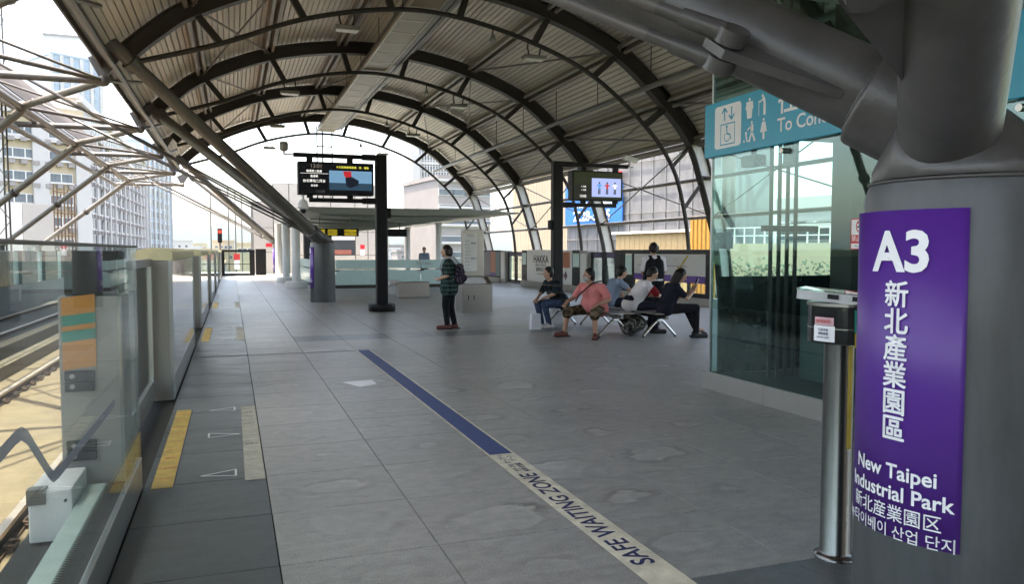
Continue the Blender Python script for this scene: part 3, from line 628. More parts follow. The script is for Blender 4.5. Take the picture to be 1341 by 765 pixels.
# ------------------------------------------------------------------ left platform screen doors
def screen_box(ya, yb, label):
    t = thing('screen_door_box', label, 'platform screen', (-.74, ya, 0), 'cream boxes of the left platform screen doors')
    MB().box((-.92, ya, .0), (-.60, ya + .03, 1.40)).build('end_plate', 'cream', t); MB().box((-.92, yb - .03, 0), (-.60, yb, 1.4)).build('end_plate', 'cream', t)
    MB().box((-.92, ya + .031, .02), (-.88, yb - .031, 1.4)).build('track_side_panel', 'cream', t)
    MB().box((-.61, ya + .031, .24), (-.595, yb - .031, 1.39)).build('inner_panel', 'darkglass', t)
    MB().bbox((-.605, ya, 0), (-.56, ya + .05, 1.43), .012).build('corner_post', 'alu', t); MB().bbox((-.605, yb - .05, 0), (-.56, yb, 1.43), .012).build('corner_post', 'alu', t)
    MB().box((-.6, ya + .051, .0), (-.566, yb - .051, .235)).build('skirt_panel', 'alu', t)
    b = MB(); poly = [(-.93, 1.402), (-.93, 1.46), (-.86, 1.51), (-.74, 1.53), (-.62, 1.52), (-.555, 1.49), (-.555, 1.402)]; b.prism(poly, ya - .01, yb + .01); b.build('cap', 'cap', t)
    n = 3; w = (yb - ya - .1) / n
    for k in range(n):
        MB().box((-.582, ya + .052 + w * k, .24), (-.57, ya + .048 + w * (k + 1), 1.395)).build('glass_pane', 'darkglass', t)
    MB().box((-.5698, ya + .1, .36), (-.5685, ya + .13, .41)).build('key_lock', 'black', t)
    MB().box((-.925, ya - .035, 0.02), (-.8, ya - .001, 1.36)).build('door_seal', 'rubber', t)
    return t
BX = [(8.42, 13.1), (16.15, 20.85), (23.9, 28.6), (31.65, 36.35), (39.4, 44.1), (47.1, 49.0)]
for k, (a, b_) in enumerate(BX): screen_box(a, b_, ('first', 'second', 'third', 'fourth', 'fifth', 'last')[k] + ' cream box of the left platform screen, counting from the near glass screen')
ends = [5.34] + [b_ for a, b_ in BX]; starts = [a for a, b_ in BX]
for k, (a, b_) in enumerate(zip(ends, starts)):
    t = thing('sliding_door', ('first', 'second', 'third', 'fourth', 'fifth', 'sixth')[k] + ' pair of glass platform doors, counting from the near glass screen', 'platform door', (-.8, (a + b_) / 2, 0), 'glass platform doors on the left edge')
    m = (a + b_) / 2
    for y0, y1 in ((a + .02, m - .01), (m + .01, b_ - .05)):
        lf = MB().box((-.78, y0, .03), (-.74, y0 + .06, 1.42)).box((-.78, y1 - .06, .03), (-.74, y1, 1.42)).box((-.78, y0 + .061, 1.35), (-.741, y1 - .061, 1.42)).box((-.78, y0 + .061, .03), (-.741, y1 - .061, .22)).build('door_leaf', 'alu', t)
        MB().box((-.765, y0 + .055, .215), (-.755, y1 - .055, 1.36)).build('glass_pane', 'glass', lf)
# near fixed glass screen
t = thing('glass_screen', 'near frameless glass screen with metal skirt at the platform edge', 'glass screen', (-.58, 2, 0))
for a, b_ in ((-3, .99), (1.0, 4.545), (4.552, 5.34)): MB().box((-.572, a, .2), (-.56, b_, 1.517)).build('glass_pane', 'glass', t)
MB().bbox((-.583, -3, 1.5175), (-.549, 5.34, 1.531), .004).build('top_rail', 'steel_mid', t)
for a, b_ in ((-3, 1.9), (1.904, 4.545), (4.55, 5.34)): MB().bbox((-.585, a, .0), (-.555, b_, .2), .005).build('skirt_panel', 'alu', t)
MB().box((-.70, -3, .0), (-.586, 4.95, .16)).build('inner_channel', 'rubber', t)
b = MB()
for k in range(150): b.add([(-.7, 1 + .026 * k, .175), (-.7, 1.013 + .026 * k, .175), (-.675, 1.006 + .026 * k, .172)], [(0, 1, 2)])
b.box((-.79, -3, .1), (-.70, 4.9, .174)); b.build('comb_strip', 'comb', t)
p = thing('drive_post', 'grey door drive post with orange and green stripes behind the glass', 'post', (-.74, 5.1, 0))
MB().bbox((-.93, 4.98, 0), (-.6, 5.3, 1.24), .012).build('post_body', 'cream', p)
MB().bbox((-.9, 5.0, 1.242), (-.62, 5.28, 1.5), .01).build('post_head', 'steel_dark', p)
zz = [(.82, .9, 'orange'), (.9, .98, 'orange'), (.98, 1.04, 'teal_decal'), (1.04, 1.07, 'orange'), (1.07, 1.13, 'teal_decal'), (1.13, 1.235, 'orange')]
for k, (z0, z1, m) in enumerate(zz): MB().prism([(-.91, z0), (-.74, z0 + .02), (-.74, z1 + .02 - .0015), (-.91, z1 - .0015)], 4.972, 4.979).build('colour_stripe', m, p)
for z in (.3, .7):
    q = MB().bbox((-.9, 4.94, z), (-.75, 4.979, z + .055), .006).bbox((-.9, 4.94, z + .062), (-.75, 4.979, z + .117), .006).build('lock_unit', 'black', p)
    MB().tube((-.86, 4.935, z + .03), (-.86, 4.941, z + .03), .014, n=10).tube((-.86, 4.935, z + .09), (-.86, 4.941, z + .09), .014, n=10).build('lock_barrel', 'alu', q)
wave = [gx(x_, y_, -.5735) for x_, y_ in ((-60, 662), (0, 597), (20, 574), (28, 568), (36, 573), (64, 618), (70, 625), (78, 618), (150, 528))]
b = MB()
for (p0, p1) in zip(wave, wave[1:]):
    p0, p1 = V(p0), V(p1); d = (p1 - p0).normalized(); n_ = V((0, -d.z, d.y)) * .02
    b.add([p0 + n_, p0 - n_, p1 - n_, p1 + n_], [(0, 1, 2, 3)])
b.build('wave_sticker', mat('lilac_vinyl', (.52, .43, .58), .5), t)
t = thing('equipment_box', 'white sheet-metal equipment box on the ledge behind the glass', 'box', (-.9, 4.7, 0))
MB().bbox((-1.0, 4.5, .0), (-.8, 4.93, .27), .008).build('housing', 'plastic', t)
MB().box((-1.005, 4.49, .2), (-.92, 4.56, .28)).build('latch', 'steel_mid', t)
for z in (.07, .21): MB().tube((-.83, 4.492, z), (-.83, 4.501, z), .008, n=8).build('screw', 'black', t)
t = thing('rear_light_block', 'unseen beige block added behind the photographer to cut light', 'building', (5, -9, 0)); MB().box((-1.0, -14, 0), (12.6, -9, 8.0)).build('wall', 'wall', t); MB().box((1, -8.99, 0), (3, -8.95, 2.3)).build('doorway', 'panel_black', t)  # unseen block with doorway, added to hold back light from behind the camera
# platform end gate, signal
t = thing('end_gate', 'black framed glass gate closing the far platform end', 'gate', (.2, 49.2, 0))
MB().box((-.62, 49.1, 0), (-.4, 49.2, 1.55)).box((1.0, 49.1, 0), (1.3, 49.2, 1.55)).box((-.399, 49.1, 1.42), (.999, 49.2, 1.55)).box((-.399, 49.1, 0), (.999, 49.2, .14)).build('gate_frame', 'black', t)
MB().box((-.395, 49.14, .14), (.995, 49.16, 1.42)).build('glass_pane', 'glass', t)
MB().box((-.395, 49.12, .68), (.995, 49.18, .72)).build('mid_rail', 'black', t)
MB().box((1.35, 49.05, .02), (1.95, 49.2, 1.6)).build('side_panel', 'black', t)
t = thing('track_signal', 'railway signal with red light beyond the end gate', 'signal', (-.8, 62, -1))
MB().tube((-.8, 62, -1.0), (-.8, 62, 3.0), .07).build('mast', 'steel_mid', t); MB().bbox((-.96, 61.8, 2.1), (-.64, 62, 3.15), .03).build('signal_head', 'black', t)
MB().tube((-.8, 61.78, 2.9), (-.8, 61.72, 2.9), .13, n=16).build('red_lens', emit('red_lens', (.8, .05, .03), 1.6), t)
for k, (x, y) in enumerate(((-.2, 66), (.35, 70), (.9, 74), (-1.6, 70))):
    t = thing('catenary_pole', f'thin pale trackside pole beyond the end gate, {("nearest","second","third","leftmost")[k]} one', 'pole', (x, y, -1.05), 'thin poles beyond the platform end')
    MB().tube((x, y, -1.05), (x, y, 6.5), .05, n=8).build('mast', 'steel_light', t); MB().tube((x - .6, y, 4.2 + .3 * k), (x + .6, y, 4.2 + .3 * k), .03, n=6).build('crossarm', 'steel_light', t)
t = thing('noticeboard', 'red and white notice on an easel past the end gate', 'notice', (.3, 53, 0))
MB().bbox((.12, 53, .9), (.5, 53.05, 1.3), .01).build('board', 'red', t); MB().box((.15, 52.99, .3), (.47, 52.999, .88)).build('sheet', 'white', t); MB().tube((.3, 53.06, 0), (.3, 53.06, 1.0), .03).build('leg', 'steel_mid', t)
# ------------------------------------------------------------------ opposite platform furniture
t = thing('opposite_screen', 'dark platform screen along the opposite platform edge', 'platform screen', (-8.85, 10, 0))
for k in range(14):
    y = -6 + 4.6 * k; MB().bbox((-9.1, y, 0), (-8.8, y + 3.0, 1.5), .02).build('screen_box', 'panel_black' if k % 2 else 'steel_mid', t); MB().box((-8.98, y + 3.02, .02), (-8.94, y + 4.58, 1.45)).build('glass_pane', 'frost', t)
# ------------------------------------------------------------------ lift shaft
MT['lift_dark'] = mat('lift_dark', (.008, .016, .014), .2, spec=.4)
EX, EY0, EY1, EX1, EH = 4.88, 2.7, 7.17, 7.1, 6.2
t = thing('lift_shaft', 'green glass lift shaft standing on a pale stone plinth', 'lift', (6, 5, 0))
for (a, b_) in ((7.235, 6.2), (6.195, 5.0), (4.995, 3.6), (3.595, 2.6)):
    MB().bbox((4.82, b_, 0), (4.86, a, .19), .004).build('plinth_stone', 'cream', t)
MB().box((4.861, 2.6, 0), (EX1 + .05, 2.66, .185)).box((4.861, EY1 + .01, 0), (EX1 + .05, EY1 + .06, .185)).box((EX1 + .0, 2.661, 0), (EX1 + .05, EY1, .185)).build('plinth', 'cream', t)
for z0, z1 in ((.19, 3.06), (3.068, EH)):
    for y0, y1 in ((EY0, 4.9), (4.906, EY1)): MB().box((EX - .006, y0, z0), (EX + .006, y1, z1)).build('glass_pane', 'elev_glass', t)
    MB().box((EX + .008, EY1 - .012, z0), (EX1 - .01, EY1, z1)).build('glass_pane', 'elev_glass', t)
    MB().box((EX1 - .006, EY0 + .01, z0), (EX1 + .006, EY1 - .02, z1)).build('glass_pane', 'elev_glass', t)
    MB().box((EX + .008, EY0, z0), (EX1 - .01, EY0 + .012, z1)).build('glass_pane', 'elev_glass', t)
MB().bbox((EX - .012, EY1 - .002, .19), (EX + .02, EY1 + .02, EH), .004).build('edge_trim', 'alu', t)
for x, y, w_ in ((7.0, 6.35, .07), (6.5, 6.86, .16), (7.0, 2.85, .09)): MB().box((x - w_, y - w_, 0), (x + w_, y + w_, EH)).build('frame_post', 'steel_dark', t)
for k in range(4): MB().box((5.3 + .105 * k, 6.74, 0), (5.33 + .105 * k, 6.77, EH)).build('guide_rail', 'steel_dark', t)
MB().box((5.16, 6.66, 1.7), (5.85, 6.715, 1.76)).build('rail_bracket', 'black', t)
for z in (1.98, 3.1, 4.6): MB().box((6.98, EY0 + .1, z), (7.04, EY1 - .15, z + .1)).build('cross_beam', 'steel_dark', t)
MB().box((EX + .05, EY0 + .05, 2.72), (EX1 - .05, EY1 - .05, 2.9)).build('ceiling_frame', 'steel_dark', t)
MB().box((EX + .03, EY0 + .05, .01), (EX1 - .05, EY1 - .05, .16)).build('pit_floor', 'rubber', t)
MB().box((EX1 - .06, EY0 + .05, .17), (EX1 - .02, EY1 - .3, 1.28)).build('back_panel', MT['lift_dark'], t); MB().box((EX + .06, EY1 - .06, .17), (EX1 - .07, EY1 - .03, 1.22)).build('back_panel', MT['lift_dark'], t)
MB().box((5.5, 3.2, .18), (6.7, 6.5, 1.05)).build('car_panel', mat('lift_panel', (.05, .075, .068), .15), t)
for k in range(9): MB().box((EX + .1, 3.0 + .42 * k, 3.75 + .04 * k), (EX1 - .1, 3.24 + .42 * k, 3.77 + .04 * k)).build('sky_reflection_slat', 'wall2', t)  # white slats added to stand for sky reflections in the glass
MB().box((EX + .01, EY0, EH), (EX1, EY1, EH + .1)).build('roof_slab', 'steel_dark', t)
for y in (6.0, 3.68):
    MB().tube((EX - .06, y, 2.43), (EX + .05, y, 2.43), .026, n=14).build('glass_fitting', 'stainless', t)
    MB().box((EX + .02, y - .07, 2.3), (EX + .05, y + .07, 2.72)).build('fitting_plate', 'steel_mid', t)
t = thing('lift_camera', 'small camera under the lift ceiling behind the green glass', 'camera', (5.2, 6.9, 2.45)); MB().tube((5.2, 6.9, 2.72), (5.2, 6.9, 2.5), .03).build('stem', 'steel_mid', t); MB().bbox((5.1, 6.75, 2.38), (5.25, 7.0, 2.5), .02).build('housing', 'steel_mid', t); MB().ball((5.13, 6.74, 2.42), .05).build('lens', 'lens', t)
s = thing('lift_sign', 'teal sign with lift pictograms and To Concourse lettering', 'sign', (4.85, 5, 2.5))
MB().bbox((4.815, 2.6, 2.49), (4.872, 7.24, 3.055), .006).build('board', 'teal', s)
FX = 4.8135
def on(y, z, dx=0): return (FX - dx, y, z)
LX, LY = (0, -1, 0), (0, 0, 1)      # reading direction on this face runs towards the camera
def shape(parts, m, name, nm_=.0):
    b = MB()
    for poly in parts: b.add([(FX - nm_, y, z) for y, z in poly], [tuple(range(len(poly)))])
    return b.build(name, m, s)
def circ(cy, cz, r, n=16): return [(cy + r * cos(2 * pi * k / n), cz + r * sin(2 * pi * k / n)) for k in range(n)]
def rrect(y0, z0, y1, z1, r):
    o = []
    for cy, cz, a0 in ((y1 - r, z1 - r, 0), (y0 + r, z1 - r, 90), (y0 + r, z0 + r, 180), (y1 - r, z0 + r, 270)):
        for k in range(5): a = RAD(a0 + 22.5 * k); o.append((cy + r * cos(a), cz + r * sin(a)))
    return o
shape([rrect(6.6, 2.56, 7.05, 3.0, .04)], 'white', 'pictogram_tile')
def ring(y0, z0, y1, z1, w_): return [[(y0, z0), (y1, z0), (y1, z0 + w_), (y0, z0 + w_)], [(y0, z1 - w_), (y1, z1 - w_), (y1, z1), (y0, z1)], [(y0, z0 + w_), (y0 + w_, z0 + w_), (y0 + w_, z1 - w_), (y0, z1 - w_)], [(y1 - w_, z0 + w_), (y1, z0 + w_), (y1, z1 - w_), (y1 - w_, z1 - w_)]]
def thick(pts, w_):
    o = []
    for (a, b_) in zip(pts, pts[1:]):
        d = V((b_[0] - a[0], b_[1] - a[1])); d.normalize(); n_ = V((-d.y, d.x)) * w_ / 2; a, b_ = V(a), V(b_); o.append([tuple(a + n_), tuple(a - n_), tuple(b_ - n_), tuple(b_ + n_)])
    return o
pic = ring(6.7, 2.59, 6.95, 2.81, .012)
for cy, up in ((6.88, 1), (6.76, -1)):
    z0, z1 = (2.84, 2.97) if up > 0 else (2.97, 2.84); pic += thick([(cy, z0), (cy, z1)], .02) + thick([(cy - .045, z1 - .05 * up), (cy, z1)], .02) + thick([(cy + .045, z1 - .05 * up), (cy, z1)], .02)
pic += [circ(6.84, 2.775, .017)] + thick([(6.84, 2.76), (6.835, 2.7), (6.79, 2.695), (6.765, 2.64)], .018) + thick([(6.865, 2.71), (6.885, 2.67), (6.86, 2.63), (6.82, 2.625), (6.79, 2.65)], .011)
shape(pic, 'teal', 'pictogram', .0008)
def figure(cy, cz, h, kind):
    o = [circ(cy, cz + h * .43, h * .075)]
    if kind == 'fat': o += [[(cy - .05, cz + h * .33), (cy + .05, cz + h * .33), (cy + .06, cz + h * .0), (cy + .045, cz - h * .1), (cy + .035, cz - h * .5), (cy - .035, cz - h * .5), (cy - .045, cz - h * .1), (cy - .06, cz)]]
    if kind == 'old': o += thick([(cy - .01, cz + h * .36), (cy - .03, cz + .02), (cy - .03, cz - h * .5)], .035) + thick([(cy, cz + h * .25), (cy + .05, cz + .03)], .015) + thick([(cy + .055, cz + .05), (cy + .055, cz - h * .5)], .008)
    if kind == 'walk': o += thick([(cy, cz + h * .33), (cy - .005, cz)], .045) + thick([(cy, cz), (cy - .05, cz - h * .5)], .024) + thick([(cy, cz), (cy + .04, cz - h * .5)], .024) + thick([(cy, cz + h * .28), (cy + .07, cz + .02)], .016)
    if kind == 'dress': o += [[(cy - .025, cz + h * .33), (cy + .025, cz + h * .33), (cy + .05, cz - h * .15), (cy - .05, cz - h * .15)]] + thick([(cy, cz - h * .1), (cy, cz - h * .5)], .03)
    return o
fg = figure(6.47, 2.9, .2, 'fat') + figure(6.27, 2.9, .2, 'old') + figure(6.43, 2.67, .2, 'walk') + figure(6.25, 2.67, .2, 'dress')
fg += [circ(6.52, 2.66, .016)] + thick([(6.52, 2.65), (6.51, 2.6)], .02) + [circ(6.55, 2.585, .012), circ(6.5, 2.585, .012)]
shape(fg, 'white', 'pictogram')
text('往大廳層', .29, on(6.05, 2.88, .0005), LX, LY, 'white', s, .012, 'LEFT'); text('To Concourse', .18, on(6.05, 2.66, .0005), LX, LY, 'white', s, .014, 'LEFT')
t = thing('no_smoking_sign', 'red and white no smoking notice on the lift glass', 'sign', (4.87, 5.07, 1.5))
MB().box((4.868, 4.94, 1.51), (4.8735, 5.16, 1.765)).build('plate', 'white', t); x = 4.867
b = MB(); b.add([(x, 4.94, 1.56), (x, 5.16, 1.56), (x, 5.16, 1.63), (x, 4.94, 1.63)], [(0, 1, 2, 3)])
for k in range(24):
    a, c = 2 * pi * k / 24, 2 * pi * (k + 1) / 24; b.add([(x, 5.05 + r_ * cos(q), 1.7 + r_ * sin(q)) for r_, q in ((.055, a), (.045, a), (.045, c), (.055, c))], [(0, 1, 2, 3)])
for q in ring(4.94, 1.51, 5.16, 1.765, .007): b.add([(x, y, z) for y, z in q], [(0, 1, 2, 3)])
for q in thick([(5.085, 1.735), (5.015, 1.665)], .009): b.add([(x - .0005, y, z) for y, z in q], [(0, 1, 2, 3)])
b.build('red_print', 'red', t); b = MB(); b.add([(x, y, z) for y, z in ((5.09, 1.69), (5.01, 1.69), (5.01, 1.703), (5.09, 1.703))], [(0, 1, 2, 3)]); b.build('cigarette', 'black', t)
text('禁止吸菸', .05, (x - .0008, 5.05, 1.597), LX, LY, 'white', t, .01); text('No Smoking', .024, (x - .0008, 5.05, 1.538), LX, LY, 'black', t, .006)
# ------------------------------------------------------------------ stainless post with glass head
cx, cy = 2.76, 2.98
t = thing('dispenser_post', 'stainless post with dark round head beside the purple column', 'post', (cx, cy, 0))
MB().lathe([(.1, 0), (.1, .012), (.078, .02), (.072, .03), (.072, 1.1)], (cx, cy), 40).build('pole', 'stainless_dark', t)
b = MB(); vs = []; n = 40
hd = [(.135 * cos(2 * pi * k / n), .165 * sin(2 * pi * k / n)) for k in range(n)]
MB().prism([(cx + x_ , cy + y_) for x_, y_ in hd], 1.06, 1.235, 'z').build('head', mat('smoked_head', (.03, .03, .03), .08, .3), t)
MB().prism([(cx + x_ * 1.03, cy + y_ * 1.03) for x_, y_ in hd], 1.236, 1.25, 'z').build('rim', 'stainless', t)
MB().prism([(cx + x_ * 1.012, cy + y_ * 1.012) for x_, y_ in hd], 1.13, 1.134, 'z').build('band', 'chrome', t)
def onhead(ang, z0, z1, dw, m, name, push=.004):
    b = MB(); n_ = 6; vs = []
    for z in (z0, z1):
        for k in range(n_ + 1): a = RAD(ang - dw + 2 * dw * k / n_); vs.append((cx + (.135 + push) * cos(a), cy + (.165 + push) * sin(a), z))
    return b.add(vs, [(k, k + 1, n_ + 2 + k, n_ + 1 + k) for k in range(n_)], True).build(name, m, t)
onhead(193, 1.07, 1.145, 20, 'white', 'paper_label'); onhead(193, 1.147, 1.185, 18, mat('pink_label', (.65, .4, .42), .5), 'paper_label')
onhead(252, 1.12, 1.225, 7, 'teal_decal', 'blue_sticker'); onhead(252, 1.05, 1.118, 6, 'ochre', 'yellow_sticker')
for z, s_, m in ((1.165, '使用說明', 'redp'), (1.125, '手部消毒', 'navy'), (1.107, '酒精噴霧', 'navy'), (1.09, 'SANITIZER', 'navy')):
    a = RAD(193); text(s_, .02 if m == 'redp' else .014, (cx + .142 * cos(a) , cy + .172 * sin(a), z), (-sin(a), cos(a), 0), (0, 0, 1), m, t, .01)
MB().box((cx - .012, cy - .0735, .55), (cx + .012, cy - .0705, 1.045)).build('yellow_tape', 'ochre', t)
t = thing('acrylic_tray', 'clear acrylic box lying tilted on top of the stainless post', 'box', (cx, cy, 1.25))
mx = M.Translation((cx, cy + .02, 1.252)) @ M.Rotation(RAD(-52), 4, 'Z') @ M.Rotation(RAD(5), 4, 'Y')
MB().box((-.17, -.11, .002), (.17, .11, .008), mx).box((-.17, -.11, .0085), (-.163, .11, .045), mx).box((.163, -.11, .0085), (.17, .11, .045), mx).box((-.162, -.11, .0085), (.162, -.104, .045), mx).box((-.162, .104, .0085), (.162, .11, .045), mx).build('tray', mat('cloudy_acrylic', (.55, .56, .55), .12, spec=.8), t)
MB().box((-.175, -.115, .046), (.175, .115, .053), mx).build('lid', 'acrylic', t)
MB().box((.1705, -.02, .018), (.174, .03, .04), mx).box((-.03, -.114, .018), (.02, -.1105, .04), mx).box((.08, -.114, .018), (.13, -.1105, .04), mx).build('clip', 'black', t)
# ------------------------------------------------------------------ display posts
def display(px_, py, sgn, label, near):
    t = thing('display_post', label, 'display post', (px_, py, 0), 'black posts carrying information screens')
    if near: MB().lathe([(.31, 0), (.33, .02), (.33, .17), (.315, .19)], (px_, py), 36).build('base_drum', 'black', t)
    else: MB().lathe([(.2, 0), (.2, .05)], (px_, py), 24).build('base_drum', 'black', t)
    MB().bbox((px_ - .14, py - .11, .05), (px_ + .14, py + .11, 3.84), .03).build('post', 'black', t)
    e = px_ + sgn * 2.07
    for z in (3.72, 2.66): MB().box((min(px_ + sgn * .14, e if z > 3 else e - sgn * .35), py - .05, z), (max(px_ + sgn * .14, e if z > 3 else e - sgn * .35), py + .05, z + .1)).build('arm', 'black', t)
    for z in (3.7, 2.64): MB().box((min(px_ + sgn * .141, px_ + sgn * .45), py - .07, z), (max(px_ + sgn * .141, px_ + sgn * .45), py + .07, z + .14)).build('arm_bracket', 'black', t)
    for x in (.75, 1.7):
        MB().box((px_ + sgn * x - .07, py - .04, 3.6), (px_ + sgn * x + .07, py + .04, 3.719)).box((px_ + sgn * x - .07, py - .04, 2.761), (px_ + sgn * x + .07, py + .04, 2.84)).build('bracket', 'black', t)
    xx = px_ - sgn * .19; MB().bbox((xx - .049, py - .06, 2.05 if sgn > 0 else 2.3), (xx + .049, py + .06, 2.3 if sgn > 0 else 2.55), .012).build('junction_box', 'black', t)
    return t
P1 = (3.48, 19.15); P2 = (8.07, 18.9)
display(*P1, -1, 'black display post on a drum base left of the standing woman', True)
display(*P2, 1, 'black display post rising behind the seated checked-shirt man', False)
def monitor(x0, x1, y, z0, z1, label, tilt):
    t = thing('display_screen', label, 'screen', ((x0 + x1) / 2, y, z0), 'information screens on black posts')
    MB().bbox((x0, y - .16, z0), (x1, y + .16, z1), .02).build('housing', 'black', t); return t
y = P1[1] - .1625
t = monitor(1.5, 3.28, P1[1], 2.83, 3.61, 'left information screen showing dark timetable and a dancer video', 0)
def pane(t, x0, z0, x1, z1, m, name, d=0.): MB().box((x0, y - d - .001, z0), (x1, y - d, z1)).build(name, m, t)
pane(t, 1.53, 2.86, 3.25, 3.58, emit('screen_black', (.004, .005, .01), .3), 'screen_panel')
b = MB(); vid = emit('video_blue', (.14, .3, .5), .7); pane(t, 2.22, 2.95, 3.23, 3.41, emit('video_navy', (.02, .05, .09), .8), 'video', .002)
pane(t, 2.22, 3.12, 3.23, 3.41, vid, 'video', .0035)
b = MB()
b.add([(px__, y - .006, pz) for px__, pz in ((2.6, 3.18), (2.62, 3.05), (2.72, 3.0), (2.9, 3.08), (2.92, 3.18), (2.74, 3.28), (2.6, 3.25))], [tuple(range(7))]); b.build('video_figure', emit('video_dark', (.01, .015, .03), .5), t)
b = MB(); b.add([(px__, y - .0065, pz) for px__, pz in ((2.56, 3.32), (2.6, 3.25), (2.74, 3.27), (2.74, 3.4), (2.55, 3.4))], [tuple(range(5))]); b.build('video_figure', emit('video_red', (.4, .02, .03), .8), t)
wt = emit('screen_white', (.8, .82, .85), 1.0); yl = emit('screen_amber', (.75, .75, .1), .8)
def scr(s_, size, x, z, m, t, bold=.0, d=.0075): text(s_, size, (x, y - d, z), (1, 0, 0), (0, 0, 1), m, t, bold)
scr('13:01', .13, 1.92, 3.5, emit('screen_dim', (.25, .22, .2), .6), t); scr('機場第二航廈', .06, 1.87, 3.38, wt, t, .01); scr('直達車', .06, 1.87, 3.26, wt, t, .01); scr('台北車站二月台', .075, 1.87, 3.15, wt, t, .01); scr('普通車', .055, 1.87, 3.04, wt, t); scr('13:08', .1, 2.0, 2.9, emit('screen_dim2', (.08, .08, .09), .6), t)
scr('今日搭乘機場捷運．悠．電動', .06, 2.77, 3.49, yl, t, .01)
pane(t, 1.55, 3.325, 2.2, 3.332, wt, 'rule', .006)
y = P2[1] - .1625
t = monitor(8.45, 9.92, P2[1], 2.83, 3.61, 'right information screen showing three dancers and 13:02', 0)
pane(t, 8.48, 2.86, 9.89, 3.58, emit('screen_leaf', (.03, .04, .015), .35), 'screen_panel')
pane(t, 9.0, 2.93, 9.86, 3.42, emit('video_sky', (.3, .38, .72), .9), 'video', .002); pane(t, 8.5, 2.88, 8.98, 3.25, emit('screen_shadow', (.012, .014, .012), .5), 'screen_text_panel', .002)
for k, (x, c) in enumerate(((9.22, (.06, .25, .6)), (9.45, (.4, .03, .03)), (9.68, (.7, .7, .75)))):
    mm = emit(f'dancer_{k}', c, .9); b = MB(); z = 3.2
    b.add([(x + u, y - .006, z + v) for u, v in ((-.03, .07), (.03, .07), (.03, -.06), (-.03, -.06))], [(0, 1, 2, 3)])
    b.add([(x + u, y - .006, z + v) for u, v in ((-.08, .03), (-.03, .06), (-.03, .03), (-.07, .0))], [(0, 1, 2, 3)]); b.add([(x + u, y - .006, z + v) for u, v in ((.08, .03), (.03, .06), (.03, .03), (.07, .0))], [(0, 1, 2, 3)]); b.build('video_figure', mm, t)
    b = MB(); b.add([(x + u, y - .0055, z + v) for u, v in ((-.03, -.06), (-.005, -.06), (-.01, -.2), (-.04, -.2))], [(0, 1, 2, 3)]); b.add([(x + u, y - .0055, z + v) for u, v in ((.03, -.06), (.005, -.06), (.0, -.2), (.03, -.2))], [(0, 1, 2, 3)])
    b.add([(x + q_[0] - 9.0, y - .0055, q_[1]) for q_ in circ(9.0, z + .1, .025, 10)], [tuple(range(10))]); b.build('video_figure', emit(f'dark_{k}', (.02, .015, .015), .6), t)
scr('13:02', .09, 8.74, 2.94, wt, t, .01); scr('4 分鐘', .05, 8.76, 3.1, wt, t); scr('9 分鐘', .05, 8.76, 3.19, wt, t)
# cameras
t = thing('dome_camera', 'white dome camera hanging under the left information screen', 'camera', (1.62, 19.15, 2.5)); MB().tube((1.62, 19.15, 2.83), (1.62, 19.15, 2.7), .03).build('stem', 'plastic', t); MB().lathe([(.04, .25), (.1, .2), (.13, .1), (.13, .04), (.09, .02)], (1.62, 19.15), 20, 2.47).build('housing', 'plastic', t); MB().ball((1.62, 19.15, 2.47), .085).build('lens', 'lens', t)
t = thing('bullet_camera', 'round white camera on the arm end left of the display', 'camera', (1.2, 19.15, 3.85)); MB().tube((1.41, 19.15, 3.77), (1.2, 19.15, 3.77), .02).tube((1.2, 19.15, 3.77), (1.2, 19.15, 3.85), .025).build('stem', 'plastic', t); MB().lathe([(.06, 0), (.1, .05), (.1, .18), (.08, .22)], (1.2, 19.15), 16, 3.84).build('housing', 'lamp_body', t)
t = thing('bullet_camera', 'white box camera on the arm end of the right display', 'camera', (10.2, 18.9, 3.8)); MB().tube((10.14, 18.9, 3.77), (10.3, 18.9, 3.77), .02).tube((10.2, 18.9, 3.77), (10.2, 18.9, 3.92), .03).build('stem', 'plastic', t)
mx = M.Translation((10.22, 18.9, 3.98)) @ M.Rotation(RAD(12), 4, 'Y'); MB().bbox((-.2, -.07, -.06), (.2, .07, .07), .02, mx).build('housing', 'plastic', t); MB().tube(mx @ V((.2, 0, 0)), mx @ V((.215, 0, 0)), .055).build('lens', 'lens', t)
# ------------------------------------------------------------------ help kiosk, stone benches
t = thing('help_kiosk', 'stainless information kiosk with a tall printed panel', 'kiosk', (5.5, 18.2, 0)); y = 18.05
MB().prism([(18.0, 0), (18.62, 0), (18.62, .86), (18.4, .86), (18.0, .68)], 5.22, 5.98, 'x').build('base_cabinet', 'stainless', t)
MB().bbox((5.36, 18.42, .861), (5.9, 18.6, 2.02), .01).build('upright_panel', 'stainless', t)
MB().box((5.38, 18.414, 1.0), (5.72, 18.4195, 1.92)).build('printed_sheet', 'panel_white', t)
for z in (1.66, 1.28): MB().box((5.56, 18.408, z), (5.64, 18.4135, z + .05)).box((5.65, 18.408, z), (5.7, 18.4135, z + .05)).build('print_block', 'greyp', t)
for k in range(9): MB().box((5.41, 18.408, 1.05 + k * .085), (5.53, 18.4135, 1.065 + k * .085)).build('print_line', 'greyp', t)
text('旅客服務', .05, (5.55, 18.4075, 1.87), (1, 0, 0), (0, 0, 1), 'greyp', t)
b = MB(); b.add([(5.3, 18.02, .695), (5.85, 18.02, .695), (5.85, 18.36, .848), (5.3, 18.36, .848)], [(0, 1, 2, 3)]); b.build('desk_print', 'panel_white', t)
for x in (5.36, 5.5): MB().box((x, 17.992, .3), (x + .02, 17.999, .42)).build('slot', 'black', t)
